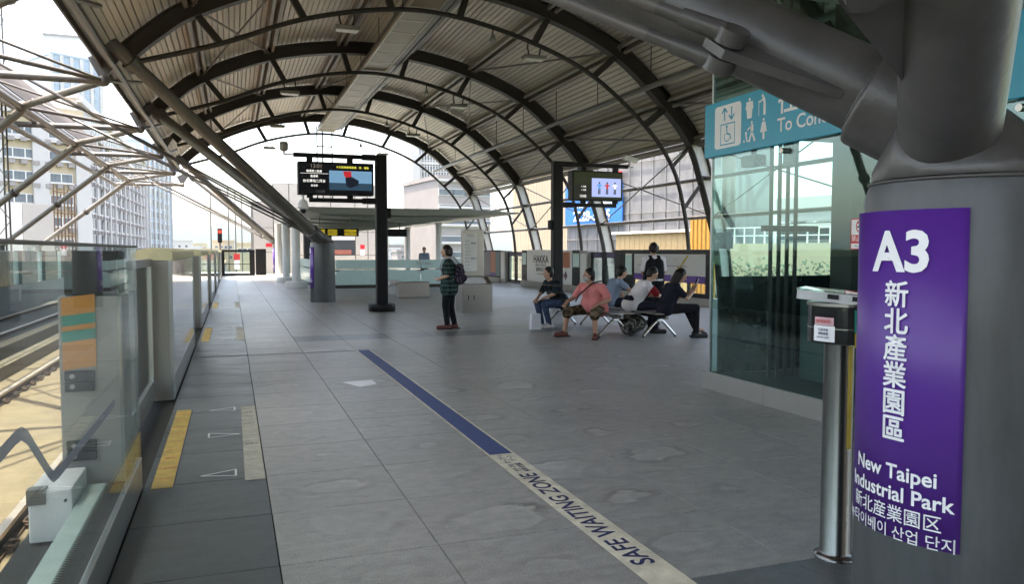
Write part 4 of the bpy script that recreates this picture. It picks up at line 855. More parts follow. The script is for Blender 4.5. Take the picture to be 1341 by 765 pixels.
for k, (x, yy, w_, l) in enumerate(((4.85, 25.6, .5, 1.2),)):
    t = thing('stone_bench', 'low grey stone bench in front of the glass balustrade', 'bench', (x, yy, 0))
    MB().bbox((4.95, 24.3, 0), (5.95, 24.8, .5), .02).build('front_block', 'stainless', t); MB().bbox((4.75, 24.81, .38), (5.25, 26.6, .5), .02).build('seat_slab', 'wall2', t); MB().bbox((4.75, 26.3, 0), (5.25, 26.59, .379), .02).build('back_block', 'wall2', t)
# ------------------------------------------------------------------ steel benches
def bench(x, y0, y1, label):
    t = thing('steel_bench', label, 'bench', (x, (y0 + y1) / 2, 0), 'chrome back-to-back benches')
    MB().bbox((x - .03, y0 + .05, .33), (x + .03, y1 - .05, .39), .006).build('beam', 'stainless_dark', t)
    n = int((y1 - y0) / .58)
    pad = MB(); pad.bbox((-.235, -.275, 0), (.235, .275, .022), .008)
    me = pad.mesh('seat'); me.materials.append(MT['stainless'])
    for k in range(n): link('seat', me, 'stainless', t, loc=(x, y0 + .3 + k * (y1 - y0 - .04) / n, .413)); 
    for k in range(n): MB().box((x - .15, y0 + .28 + k * (y1 - y0 - .04) / n, .391), (x + .15, y0 + .32 + k * (y1 - y0 - .04) / n, .412)).build('seat_bracket', 'stainless_dark', t)
    for yy in (y0 + .3, y1 - .3):
        for s_ in (-1, 1):
            MB().path([(p.x, p.y, p.z) for p in bez([(x + s_ * .02, yy, .3), (x + s_ * .1, yy, .24), (x + s_ * .22, yy, .12), (x + s_ * .31, yy, .03)], 5)], .024, 10).build('leg', 'chrome', t)
            MB().tube((x + s_ * .31, yy, 0), (x + s_ * .31, yy, .03), .022, n=10).build('foot', 'rubber', t)
        MB().bbox((x - .05, yy - .05, .27), (x + .05, yy + .05, .329), .01).build('hub', 'chrome', t)
bench(6.25, 11.75, 14.7, 'chrome bench under the pink-shirted and checked-shirted men'); bench(6.95, 11.45, 14.6, 'chrome bench under the white-shirted man and the woman in black')
t = thing('travel_bag', 'grey camouflage travel bag lying under the benches', 'bag', (6.75, 12.35, 0))
b = MB(); b.caps((6.55, 12.1, .17), (6.95, 12.7, .17), .16, .15, 18); b.ball((6.75, 12.35, .2), (.24, .3, .17)); blend(b, 'bag_body', 'camo_grey', t, .014)
MB().path([(6.6, 12.15, .28), (6.68, 12.2, .4), (6.8, 12.4, .4), (6.85, 12.5, .3)], .014, 8).build('handle', 'black', t)
t = thing('carrier_bag', 'white plastic carrier bag at the feet of the checked-shirt man', 'bag', (5.42, 13.7, 0))
mx = M.Translation((5.42, 13.72, 0)); b = MB(); b.prism([(-.1, 0), (.1, 0), (.085, .3), (-.085, .3)], -.05, .05); b.v = [mx @ p for p in b.v]; b.build('bag_body', 'bag_white', t)
# ------------------------------------------------------------------ glass balustrade of the stair well, canopy, white columns
t = thing('glass_balustrade', 'pale green frosted glass balustrade round the stair well', 'balustrade', (6, 31.2, 0))
def pnl(a, b_, yy):
    a, b_ = V((*a, 0)), V((*b_, 0)); d = (b_ - a).normalized(); n_ = V((-d.y, d.x, 0)) * .012
    for z0, z1 in ((.14, .73), (.78, 1.13)):
        vs = [p + s_ + V((0, 0, z)) for z in (z0, z1) for p, s_ in ((a + d * .012, -n_), (b_ - d * .012, -n_), (b_ - d * .012, n_), (a + d * .012, n_))]
        MB().add(vs, [(3, 2, 1, 0), (4, 5, 6, 7), (0, 1, 5, 4), (1, 2, 6, 5), (2, 3, 7, 6), (3, 0, 4, 7)]).build('glass_panel', 'frost', t)
    vs = [p + s_ * 2 + V((0, 0, z)) for z in (0, .13) for p, s_ in ((a, -n_), (b_, -n_), (b_, n_), (a, n_))]; MB().add(vs, [(3, 2, 1, 0), (4, 5, 6, 7), (0, 1, 5, 4), (1, 2, 6, 5), (2, 3, 7, 6), (3, 0, 4, 7)]).build('kerb', 'steel_dark', t)
    MB().tube(a + V((0, 0, .755)), b_ + V((0, 0, .755)), .014, n=8).build('rail', 'steel_dark', t)
    MB().box((-.14, -.04, .68), (.14, -.015, .72), M.Translation(a) @ M.Rotation(math.atan2(d.y, d.x), 4, 'Z')).build('rail_clip', 'black', t)
for k in range(3): pnl((3.85 + 1.72 * k, 31.25), (3.85 + 1.72 * (k + 1), 31.25), 0)
pnl((9.01, 31.25), (9.9, 31.25), 0)
for k in range(4): pnl((3.15, 32.2 + 2.0 * k), (3.15, 34.2 + 2.0 * k), 0)
pnl((3.15, 32.2), (3.85, 31.25), 0)
text('出口 Exit', .16, (7.4, 31.22, .98), (1, 0, 0), (0, 0, 1), 'greyp', t, .01)
t = thing('stair_canopy', 'flat pale canopy roof over the stair well', 'canopy', (7, 38, 3))
MB().prism([(2.6, 3.02), (3.2, 2.9), (6.5, 2.86), (9.6, 2.94), (11.2, 3.02), (11.2, 3.06), (9, 3.14), (2.6, 3.14)], 30.0, 50).build('roof_slab', 'canopy', t)
for k in range(5): MB().prism([(3.2, 2.895), (6.5, 2.855), (9.6, 2.935), (9.6, 2.91), (6.5, 2.6), (3.2, 2.87)], 30.6 + k * 4.2, 30.75 + k * 4.2).build('rib', 'canopy', t)
for k, (x, yy) in enumerate(((8.55, 33.2), (8.65, 40), (8.65, 46))):
    tag(MB().lathe([(.13, 0), (.13, 2.6), (.16, 2.72)], (x, yy), 24).build('canopy_column', 'wcol'), f'slim white column carrying the stair canopy, {("nearest","middle","farthest")[k]} of the right-hand row', 'column', 'white columns under the canopy')
for k, (x, yy) in enumerate(((2.45, 32.6), (2.4, 38.0), (2.36, 43.4))):
    t = thing('round_column', f'white round column on a wide drum base, {("nearest","middle","farthest")[k]} beside the grey column', 'column', (x, yy, 0), 'white columns on drum bases')
    MB().lathe([(.17, .25), (.17, 2.95)], (x, yy), 28).build('shaft', 'wcol', t); MB().lathe([(.45, 0), (.45, .23), (.42, .25)], (x, yy), 32).build('base_drum', 'wcol', t)
# end wall building
t = thing('station_building', 'beige panelled station building closing the platform end', 'building', (5, 54, 0))
MB().box((1.35, 53.1, 0), (2.6, 60, 4.7)).box((2.601, 53.1, 0), (9.6, 60, 5.9)).build('wall', 'steel_dark', t)
pan = [(1.36, 2.6, 0, 1.4), (1.36, 2.6, 1.41, 3.0), (1.36, 2.6, 3.01, 4.68)]
for a in (2.62, 3.62, 6.3, 7.9, 8.75):
    b_ = {2.62: 3.6, 3.62: 4.5, 6.3: 7.88, 7.9: 8.73, 8.75: 9.58}[a]
    for z0, z1 in ((0, 1.2), (1.21, 2.75), (2.76, 4.3), (4.31, 5.88)):
        if a == 6.3 and z0 == 1.21: continue
        pan.append((a, b_, z0, z1))
for z0, z1 in ((2.76, 4.3), (4.31, 5.88)): pan.append((4.52, 6.28, z0, z1))
for a, b_, z0, z1 in pan: MB().box((a, 53.04, z0), (b_ - .03, 53.099, z1 - .02)).build('wall_panel', 'wall', t)
MB().box((4.55, 53.05, 0), (6.27, 53.09, 2.74)).build('doorway', 'panel_black', t); MB().box((6.32, 53.04, 1.22), (7.85, 53.08, 2.2)).build('window', 'darkglass', t)
MB().box((6.32, 53.02, 2.21), (7.85, 53.09, 2.74)).build('window_head', 'wall2', t)
MB().box((8.2, 53.03, 1.6), (8.5, 53.039, 1.9)).build('red_notice', 'red', t); MB().box((8.2, 53.03, 1.2), (8.5, 53.039, 1.58)).build('notice', 'white', t)
MB().box((2.1, 53.02, 1.75), (2.5, 53.035, 1.98)).build('red_notice', 'red', t); MB().box((4.7, 53.02, 2.45), (5.2, 53.045, 2.7)).build('exit_light', emit('exit_green', (.05, .4, .15), .8), t)
MB().box((6.5, 53.01, 1.25), (7.6, 53.035, 1.55)).build('red_goods', mat('red_goods', (.25, .08, .06), .6), t)
for k, (x0, x1, lb, s_) in enumerate(((3.15, 5.05, 'hanging black and yellow way-out sign left of the display post', '↓ 出口 ✈ Way out'), (6.0, 7.1, 'hanging black sign with no lit text right of the exit sign', ''))):
    t = thing('hanging_sign', lb, 'sign', ((x0 + x1) / 2, 33, 2.1)); MB().bbox((x0, 33, 2.1), (x1, 33.15, 2.42), .015).build('board', 'black', t)
    for x in (x0 + .3, x1 - .3): MB().tube((x, 33.07, 2.42), (x, 33.07, 2.88), .02, n=8).build('hanger', 'steel_mid', t)
    if s_:
        MB().box((x0 + .12, 32.99, 2.14), (x0 + .5, 32.999, 2.38)).box((x0 + .62, 32.99, 2.14), (x0 + 1.0, 32.999, 2.38)).box((x0 + 1.3, 32.99, 2.14), (x1 - .1, 32.999, 2.38)).build('yellow_field', emit('sign_yellow', (.5, .4, .03), .45), t)
        text('↓', .26, (x0 + .31, 32.985, 2.26), (1, 0, 0), (0, 0, 1), 'black', t, .01); text('出口', .18, (x0 + .81, 32.985, 2.26), (1, 0, 0), (0, 0, 1), 'black', t, .01); text('Way out', .15, (x0 + 1.55, 32.985, 2.26), (1, 0, 0), (0, 0, 1), 'black', t, .01)
# ------------------------------------------------------------------ right platform screen doors
RX = 11.85
class RS: pass
def rbox(t, y0, y1, z0, z1, m, name, x0=0., x1=.06, c=.006): return MB().bbox((RX + x0, y0, z0), (RX + x1, y1, z1), c).build(name, m, t)
def rskirt(t, y0, y1): MB().bbox((RX - .06, y0, 0), (RX + .3, y1, .22), .01).build('kerb', 'cream', t)
t = thing('map_panel', 'black framed route map panel with a purple band, right platform edge', 'map panel', (RX, 19.9, 0))
a, b_ = 17.4, 22.45; rskirt(t, a - .1, b_)
rbox(t, a, b_, 1.4, 1.53, 'panel_black', 'frame_rail'); rbox(t, a, b_, .222, .34, 'panel_black', 'frame_rail'); rbox(t, a, a + .3, .341, 1.399, 'panel_black', 'frame_post'); rbox(t, b_ - .2, b_, .341, 1.399, 'panel_black', 'frame_post')
rbox(t, a + .301, b_ - .85, .8, 1.399, 'mapgrey', 'route_map', .004, .05); rbox(t, a + .301, b_ - .85, .605, .798, 'purple', 'name_band', .002, .05)
MB().box((RX + .02, a + .302, .342), (RX + .03, b_ - .85, .6)).build('glass_pane', 'glass', t); rbox(t, b_ - .845, b_ - .7, .341, 1.399, 'panel_black', 'frame_post'); rbox(t, b_ - .69, b_ - .25, .75, 1.39, 'frost', 'frosted_pane', .01, .05); rbox(t, b_ - .69, b_ - .25, .341, .745, 'panel_black', 'lower_panel', .008, .05)
b = MB(); xx = RX + .0025; Yl = lambda u: b_ - .9 - u
def rq(b, u0, z0, u1, z1, x=xx): b.add([(x, Yl(u0), z0), (x, Yl(u1), z0), (x, Yl(u1), z1), (x, Yl(u0), z1)], [(0, 1, 2, 3)])
for k in range(36): rq(b, .15 + k * .078, 1.06, .2 + k * .078, 1.085)
for k in range(14):
    u = .2 + k * .19; p0, p1 = (u, 1.1), (u + .13 + .02 * (k % 4), 1.2 + .04 * (k % 4)); b.add([(xx, Yl(p0[0]), p0[1]), (xx, Yl(p0[0] + .018), p0[1]), (xx, Yl(p1[0] + .018), p1[1]), (xx, Yl(p1[0]), p1[1])], [(0, 1, 2, 3)])
b.build('map_print', 'greyp', t)
b = MB(); rq(b, .2, 1.045, 2.95, 1.056); b.add([(xx, Yl(q_[0]), q_[1]) for q_ in circ(1.75, 1.06, .05, 14)], [tuple(range(14))]); b.build('map_line', mat('map_purple', (.1, .03, .25), .4), t)
b = MB(); b.add([(xx, Yl(u), z) for u, z in ((2.5, .98), (2.62, 1.0), (3.05, 1.36), (2.98, 1.38), (2.72, 1.18))], [(0, 1, 2, 3, 4)]); b.add([(xx, Yl(u), z) for u, z in ((2.42, 1.05), (2.5, .95), (2.68, 1.02))], [(0, 1, 2)]); b.build('map_arrow', 'ochre', t)
text('①', .2, (xx - .002, Yl(2.2), .7), LX, LY, 'white', t, .01); text('月台', .09, (xx - .002, Yl(2.5), .74), LX, LY, 'white', t, .01); text('Platform', .055, (xx - .002, Yl(2.55), .66), LX, LY, 'white', t); text('新北產業園區', .06, (xx - .002, Yl(1.5), .74), LX, LY, 'white', t, .01); text('New Taipei Industrial Park', .03, (xx - .002, Yl(1.55), .66), LX, LY, 'white', t)
# white end posts, doors, narrow panels, adverts
def rpanel(y0, y1, label, cat, name, build):
    t = thing(name, label, cat, (RX, (y0 + y1) / 2, 0), 'panels of the right platform screen'); build(t, y0, y1); return t
def narrow(t, y0, y1):
    rskirt(t, y0, y1); rbox(t, y0, y1, .222, .86, 'panel_black', 'lower_panel'); rbox(t, y0, y1, .862, 1.52, 'panel_black', 'frame', .01, .06); rbox(t, y0 + .08, y1 - .08, .9, 1.4, 'frost', 'frosted_pane', .0, .02)
def endpost(t, y0, y1): MB().bbox((RX - .02, y0, 0), (RX + .32, y1, 1.5), .01).build('post', 'cream', t); MB().box((RX - .024, y0 + .06, .2), (RX - .0201, y1 - .06, 1.4)).build('cover_plate', 'panel_white', t)
def doors(t, y0, y1):
    m = (y0 + y1) / 2
    for p, q in ((y0, m - .02), (m + .02, y1)):
        MB().box((RX + .12, p, .05), (RX + .17, p + .12, 1.45)).box((RX + .12, q - .12, .05), (RX + .17, q, 1.45)).box((RX + .12, p + .121, 1.25), (RX + .17, q - .121, 1.45)).box((RX + .12, p + .121, .05), (RX + .17, q - .121, .2)).build('door_leaf', 'panel_black', t)
        MB().box((RX + .14, p + .122, .21), (RX + .15, q - .122, 1.245)).build('glass_pane', 'glass', t)
        MB().box((RX + .115, p + .2, 1.28), (RX + .119, q - .2, 1.42)).build('purple_band', mat('band', (.05, .03, .12), .4), t)
        text('← 月台', .14, (RX + .137, (p + q) / 2, 1.1), LX, LY, 'greyp', t, .02)
rpanel(22.95, 24.95, 'glass platform doors with arrows left of the route map, right edge', 'platform door', 'screen_door', doors)
rpanel(24.98, 25.6, 'white end post right of the logo advert on the right platform screen', 'platform screen', 'platform_screen', endpost)
rpanel(22.47, 22.93, 'narrow black post panel directly beside the route map', 'platform screen', 'platform_screen', lambda t, a, b_: (rskirt(t, a, b_), rbox(t, a, b_, .222, 1.52, 'panel_black', 'frame')))
rpanel(25.62, 26.32, 'narrow black panel with frosted window right of the logo advert', 'platform screen', 'platform_screen', narrow)
def logo(t, y0, y1):
    rskirt(t, y0, y1); rbox(t, y0, y1, .222, 1.52, 'panel_white', 'panel'); rbox(t, y0 + .15, y0 + 1.0, .85, 1.45, 'orange2', 'poster', -.004, .01); rbox(t, y0 + 1.02, y1 - .12, .85, 1.45, 'teal2', 'poster', -.004, .01)
    b = MB(); c = (y0 + y1) / 2
    for o in (-.18, .18): b.add([(RX - .003, c - .1 + o + u, .55 + v) for u, v in ((-.17, 0), (0, -.17), (.17, .0), (0, .2))], [(0, 1, 2, 3)])
    b.build('logo_mark', mat('logo_plum', (.09, .03, .06), .5), t)
rpanel(26.35, 28.0, 'white advert panel with plum diamond logo behind the display post', 'advert', 'advert_panel', logo)
def hakka(t, y0, y1):
    rskirt(t, y0, y1); rbox(t, y0, y1, .222, 1.53, 'panel_white', 'panel'); c = (y0 + y1) / 2 - .1; x = RX - .002
    text('HAKKA', .42, (x, c, 1.14), LX, LY, 'black', t, .03, sx=1.15); text('客家文化 好客之道', .14, (x, c, .9), LX, LY, 'black', t, .012); text('臺灣客家文化', .17, (x, c, .72), LX, LY, 'black', t, .02); text('www hakka gov tw', .11, (x, c, .55), LX, LY, 'black', t, .01)
rpanel(28.03, 31.0, 'white HAKKA advert panel on the right platform screen', 'advert', 'advert_panel', hakka)
rpanel(31.03, 31.65, 'narrow black panel with frosted window left of the HAKKA advert', 'platform screen', 'platform_screen', narrow)
rpanel(31.68, 33.76, 'glass platform doors between the HAKKA advert and the dark poster', 'platform door', 'screen_door', doors)
rpanel(33.79, 34.4, 'white end post right of the dark orange-striped advert', 'platform screen', 'platform_screen', endpost)
def dark(t, y0, y1):
    rskirt(t, y0, y1); rbox(t, y0, y1, .222, 1.52, 'panel_black', 'frame'); rbox(t, y0 + .1, y0 + .75, .3, 1.45, 'teal2', 'poster', -.006, .01); rbox(t, y0 + .76, y0 + 1.5, .45, 1.45, 'orange2', 'poster', -.006, .01); rbox(t, y0 + 1.51, y1 - .1, .3, 1.45, 'advert', 'poster', -.006, .01); rbox(t, y0 + .76, y0 + 1.5, .3, .445, 'purple', 'poster', -.006, .01)
    text('機場\n捷運\n優惠', .16, (RX - .008, y1 - .7, 1.0), LX, LY, 'teal_decal', t)
rpanel(34.43, 37.6, 'dark advert with an orange stripe at the right platform edge', 'advert', 'advert_panel', dark)
t = thing('exit_sign', 'small purple hanging sign over the route map beside the lift', 'sign', (RX, 17.6, 1.6)); MB().bbox((RX + .4, 17.2, 1.55), (RX + .5, 18.1, 1.98), .01).build('board', mat('plum', (.07, .05, .1), .4), t); text('← 1', .25, (RX + .398, 17.65, 1.75), LX, LY, 'greyp', t, .02)
# ------------------------------------------------------------------ far surroundings
def atd(x, D, y=330):            # ground-plan point in the direction of picture column x at a plan distance D
    d = _fw + _rt * ((x - 670.5) / _f); d.z = 0; d.normalize(); return V((d.x * D, d.y * D, 0))
def block(name, label, p0, p1, depth, z0, z1, m, rows, cols, ww, wh, wm, group=None, margin=(.06, .04), extras=None, ac=False):
    """building with its front from p0 (left) to p1 (right); windows are framed recesses built one by one"""
    p0, p1 = V((p0[0], p0[1], 0)), V((p1[0], p1[1], 0)); d = (p1 - p0).normalized(); L = (p1 - p0).length; nn = V((d.y, -d.x, 0))
    t = thing(name, label, 'building', (*((p0 + p1) / 2).xy, -9.4), group)
    mx = M((d, -nn, V((0, 0, 1)))).transposed().to_4x4(); mx.translation = p0
    MB().box((0, 0, z0), (L, depth, z1), mx).build('wall', m, t)
    MB().box((-.3, -.3, z1 + .01), (L + .3, depth + .3, z1 + .9), mx).build('parapet', m, t)
    fw = MB(); fw.box((-ww / 2 - .1, -.12, -wh / 2 - .1), (ww / 2 + .1, -.02, wh / 2 + .1)); gm = MB(); gm.box((-ww / 2, -.16, -wh / 2), (ww / 2, -.125, wh / 2)); gm.box((-.04, -.19, -wh / 2), (.04, -.165, wh / 2))
    me = MB(); me.v = fw.v + []; me.f = fw.f + []; me.sm = fw.sm + []; me.mi = [0] * len(fw.f); me.cur = 1; me.add(gm.v, gm.f)
    if ac: me.cur = 0; me.box((-ww / 2 - .2, -.3, -wh / 2 - .28), (ww / 2 + .2, -.02, -wh / 2 - .14)); me.cur = 2; me.box((ww * .05, -.62, -wh / 2 - .95), (ww * .05 + .8, -.05, -wh / 2 - .4))
    mesh = me.mesh('window'); mesh_ac = MT['grey_b']; mesh.materials.append(MT['wall2']); mesh.materials.append(MT[wm]); mesh.materials.append(mesh_ac); n = 0; extra = MB()
    rot = mx.to_3x3().to_4x4()
    for r in range(rows):
        for c in range(cols):
            x = L * (margin[0] + (1 - 2 * margin[0]) * (c + .5) / cols); z = z0 + (z1 - z0) * (margin[1] + (1 - 2 * margin[1]) * (r + .5) / rows); p = mx @ V((x, 0, z))
            if p.z < -2: continue
            if n < 250:
                o = link('window', mesh, wm, t, loc=p); o.rotation_euler = rot.to_euler(); n += 1
            else: extra.add([rot @ q + p for q in me.v], me.f)
    if extra.v:
        e = extra.build('window_rows', wm, t); e['kind'] = 'stuff'
    if extras: extras(t, mx, L)
    return t
def piers(n, w_, z0, z1, m, dep=.5):
    def f(t, mx, L):
        for k in range(n + 1): x = L * k / n; MB().box((x - w_, -dep, z0), (x + w_, -.005, z1), mx).build('pier', m, t)
    return f
def bands(zs, m, h=.5):
    def f(t, mx, L):
        for z in zs: MB().box((-.2, -.6, z), (L + .2, -.005, z + h), mx).build('cornice', m, t)
    return f
def both(*fs): return lambda t, mx, L: [f(t, mx, L) for f in fs]
MT['wpane'] = mat('window_glass', (.09, .11, .13), .15, var=.25, scale=.4); MT['cream_b'] = mat('cream_render', (.4, .33, .23), .85, var=.06, scale=.2); MT['white_b'] = mat('pale_render', (.4, .385, .38), .85, var=.06, scale=.2); MT['blue_b'] = mat('blue_tiles', (.26, .33, .41), .6, var=.06, scale=.2)
MT['grey_b'] = mat('grey_stone', (.22, .2, .195), .8, var=.08, scale=.3); MT['glass_b'] = mat('curtain_wall', (.24, .3, .37), .3, var=.1, scale=.1); MT['net'] = mat('scaffold_net', (.15, .15, .155), .9, var=.35, scale=.9, streak=(1, 1, .35)); MT['net_frame'] = mat('scaffold_tube', (.22, .22, .22), .5); MT['beige_b'] = mat('beige_cladding', (.33, .27, .2), .8, var=.07, scale=.3)  # scaffold tubes are a paler grey than the netting
block('apartment_tower', 'cream apartment block with dark windows on the far left', atd(-140, 120), atd(112, 128), 18, -9.4, 20.5, 'cream_b', 9, 13, 1.35, 1.1, 'wpane', ac=True, extras=both(piers(4, 1.0, -9.4, 20.4, 'white_b'), bands((16.5, 20.0), 'white_b')))
a, b_ = atd(108, 130), atd(193, 215)
block('apartment_slab', 'long pale apartment slab with white piers running away behind the tracks', a, b_, 16, -9.4, 23.5, 'white_b', 12, 26, 1.3, 1.5, 'wpane', ac=True, extras=both(piers(13, .7, -9.4, 20, 'white_b'), bands((19.2, 23), 'white_b')))
block('blue_tower', 'pale blue apartment block at the right end of the long slab', atd(190, 216), atd(226, 260), 20, -9.4, 29, 'blue_b', 12, 12, 1.7, 1.8, 'wpane', extras=piers(6, .6, -9.4, 29, 'white_b'))
t = block('skyscraper', 'tall hazy grey and blue tower rising behind the left truss', atd(76, 420), atd(140, 430), 30, -9.4, 92, 'glass_b', 22, 10, 2.2, 3.2, 'glass_b', extras=piers(5, .8, -9.4, 92, 'white_b'))
q = atd(105, 436); MB().box((q.x - 12, q.y - 2, 93), (q.x + 10, q.y + 18, 104)).build('top_storey', 'white_b', t); MB().box((q.x - 12.4, q.y - 2.4, 104.01), (q.x + 10.4, q.y + 18.4, 105)).build('roof', 'grey_b', t)
t = thing('site_hoarding', 'white panelled hoarding wall on the far left behind the tracks', 'wall', (*atd(56, 60).xy, -9.4)); a, b_ = atd(-60, 58), atd(85, 62)
d = (b_ - a).normalized(); L = (b_ - a).length; mx = M((d, V((-d.y, d.x, 0)), V((0, 0, 1)))).transposed().to_4x4(); mx.translation = a
n = int(L / 2.2)
for k in range(n): MB().box((k * 2.2 + .02, 0, -9.4), (k * 2.2 + 2.18, .3, 5.2 if k < n - 3 else 4.6), mx).build('hoarding_panel', 'wall2' if k % 5 != 2 else 'wall', t)
t = thing('site_scaffold', 'brown scaffold of thin poles standing right of the white hoarding', 'scaffold', (*atd(88, 64).xy, -9.4)); a, b_ = atd(74, 64), atd(101, 66)
for k in range(7):
    q = a + (b_ - a) * (k / 6); MB().tube((q.x, q.y, -9.4), (q.x, q.y, 6.2 - .3 * (k % 3)), .05, n=6).build('pole', 'rust', t)
for z in (1, 2.6, 4.2, 5.7): MB().tube((a.x, a.y - .05, z), (b_.x, b_.y - .05, z), .045, n=6).build('ledger', 'rust', t)
t = thing('antenna_mast', 'lattice antenna mast with a round work platform at the left edge', 'mast', (*atd(6, 40).xy, -9.4)); q = atd(7, 40)
for u, v in ((-.35, 0), (.35, 0), (0, .6)): MB().tube((q.x + u, q.y + v, -9.4), (q.x + u * .5, q.y + v * .5, 17.5), .04, n=6).build('leg', 'steel_light', t)
for k in range(24):
    z = -4 + .85 * k; s_ = 1 if k % 2 else -1; MB().tube((q.x - .3 * s_, q.y, z), (q.x + .3 * s_, q.y, z + .85), .02, n=5).build('lattice_bar', 'steel_light', t)
for z in (12.2, 12.9, 13.5):
    MB().path([(q.x + .75 * cos(2 * pi * k / 20), q.y + .75 * sin(2 * pi * k / 20), z) for k in range(21)], .035, 6).build('platform_ring', 'steel_light', t)
MB().lathe([(.75, 0), (.75, .05)], (q.x, q.y), 20, 12.12).build('platform_deck', 'steel_light', t)
for k in range(8): MB().tube((q.x + .75 * cos(pi * k / 4), q.y + .75 * sin(pi * k / 4), 12.15), (q.x + .75 * cos(pi * k / 4), q.y + .75 * sin(pi * k / 4), 13.5), .02, n=5).build('guard_post', 'steel_light', t)
# hills
b = MB(); nx, ny = 120, 22; vs = []; random.seed(3)
ph = [(random.uniform(2, 9), random.uniform(0, 6.3), random.uniform(.3, 1)) for _ in range(9)]
for j in range(ny + 1):
    for i in range(nx + 1):
        u = i / nx; v = j / ny; x = -2200 + 4400 * u; y = 2200 + 1500 * v
        hgt = 118 * (sin(pi * min(1, v * 1.05)) ** .8) * (.72 + .16 * sum(a * sin(f * u * 6.3 + p + v * 3) for f, p, a in ph) / 3) * (1 if x < 200 else max(.75, 1 - (x - 200) / 5000))
        vs.append((x, y, -9.6 + max(0, hgt) + random.uniform(-3, 3) * (v > .03)))
b.add(vs, [(j * (nx + 1) + i, j * (nx + 1) + i + 1, (j + 1) * (nx + 1) + i + 1, (j + 1) * (nx + 1) + i) for j in range(ny) for i in range(nx)], True)
struct('hills', b, mat('hill_forest', (.02, .038, .034), .95, var=.5, scale=.02))
random.seed(5)
for k in range(26):
    x_ = 232 + k * 15.5; D = random.uniform(300, 700)
    if 330 < x_ < 490: continue
    q = atd(x_, D); w_ = random.uniform(9, 22); hh = random.uniform(3, 9) * D / 400
    hm_ = random.choice(['white_b', 'cream_b', 'grey_b', 'beige_b']); cnt = globals().get('cnt', 0) + 1
    block('distant_house', f'far low {dict(white_b="pale", cream_b="cream", grey_b="grey", beige_b="tan")[hm_]} building below the hills, {["first","second","third","fourth","fifth","sixth","seventh","eighth","ninth","tenth","eleventh","twelfth","thirteenth","fourteenth","fifteenth","sixteenth","seventeenth"][cnt - 1]} from the left', (q.x - w_ / 2, q.y), (q.x + w_ / 2, q.y), 12, -9.4, -3 + hh, hm_, 3, 4, 1.6, 1.6, 'wpane', 'low far buildings below the hills')
# right-hand side
block('office_tower', 'bluish glass office tower rising behind the end of the roof', atd(549, 260), atd(592, 262), 22, -9.4, 35, 'glass_b', 22, 12, .8, 1.6, 'wpane', extras=both(piers(12, .18, -9.4, 35, 'white_b'), bands((30,), 'white_b', .8)))
t = thing('tower_fin', 'pale blank side wing standing left of the glass office tower', 'building', (*atd(546, 259).xy, -9.4)); q = atd(547, 258); MB().box((q.x - 1.5, q.y, -9.4), (q.x + 1.2, q.y + 12, 33)).build('wall', 'white_b', t)
block('stepped_block', 'grey and pink stepped block between the glass tower and the beige hall', atd(575, 175), atd(642, 180), 24, -9.4, 17.5, 'grey_b', 7, 9, 2.6, 1.3, 'wpane', extras=bands((3, 7, 11, 17), 'white_b'))
block('upper_block', 'upper grey storeys set back on the stepped block', atd(628, 182), atd(652, 184), 14, 17.6, 21.5, 'grey_b', 1, 4, 2.0, 1.2, 'wpane')
t = thing('beige_hall', 'big beige panelled hall with a sloping top right of the stepped block', 'building', (*atd(715, 78).xy, -9.4)); a, b_ = atd(672, 82), atd(752, 76); d = (b_ - a).normalized(); L = (b_ - a).length; mx = M((d, V((-d.y, d.x, 0)), V((0, 0, 1)))).transposed().to_4x4(); mx.translation = a
b = MB(); b.prism([(0, -9.4), (L, -9.4), (L, 11.8), (0, 8.2)], 0, 14); b.v = [mx @ p for p in b.v]; b.build('wall', 'beige_b', t)
for k in range(22):
    x0, x1 = L * k / 22, L * (k + 1) / 22 - .03; b = MB(); b.prism([(x0, -9.3), (x1, -9.3), (x1, 8.1 + 3.6 * x1 / L), (x0, 8.1 + 3.6 * x0 / L)], -.06, -.002); b.v = [mx @ p for p in b.v]; b.build('cladding_panel', 'beige_b', t)
t = thing('blue_billboard', 'pale blue billboard above the beige hall', 'billboard', (*atd(695, 84).xy, 9)); a2, b2 = atd(672, 84), atd(706, 82); d2 = (b2 - a2).normalized(); L2 = (b2 - a2).length; mx2 = M((d2, V((-d2.y, d2.x, 0)), V((0, 0, 1)))).transposed().to_4x4(); mx2.translation = a2
b = MB(); b.box((0, 0, 8.2), (L2, .4, 11.2), mx2).build('board', mat('sky_vinyl', (.06, .24, .4), .5, var=.4, scale=.6), t); MB().box((.4, .41, -9.4), (.6, .6, 10), mx2).box((L2 - .6, .41, -9.4), (L2 - .4, .6, 10), mx2).build('post', 'steel_mid', t)
a, b_ = atd(744, 62), atd(944, 50); d = (b_ - a).normalized(); L = (b_ - a).length; mx = M((d, V((-d.y, d.x, 0)), V((0, 0, 1)))).transposed().to_4x4(); mx.translation = a
t = thing('netted_building', 'tall building wrapped in grey scaffold netting at the right', 'building', (*((a + b_) / 2).xy, -9.4))
MB().box((0, 1.2, -9.4), (L, 4.5, 13), mx).build('wall', 'grey_b', t)
nc, nr = 13, 8
for i in range(nc):
    for j in range(nr):
        x0, x1 = L * i / nc, L * (i + 1) / nc - .05; z0 = -1.2 + 1.78 * j; MB().box((x0, -.012, z0 + .03), (x1, .012, z0 + 1.75), mx).build('net_panel', 'net', t)
for i in range(nc + 1): MB().box((L * i / nc - .04, -.1, -9.4), (L * i / nc - .0, -.03, 13.6), mx).build('standard', 'net_frame', t)
for j in range(nr + 1): MB().box((-.1, -.16, -1.2 + 1.78 * j - .02), (L + .1, -.105, -1.2 + 1.78 * j + .02), mx).build('ledger', 'net_frame', t)
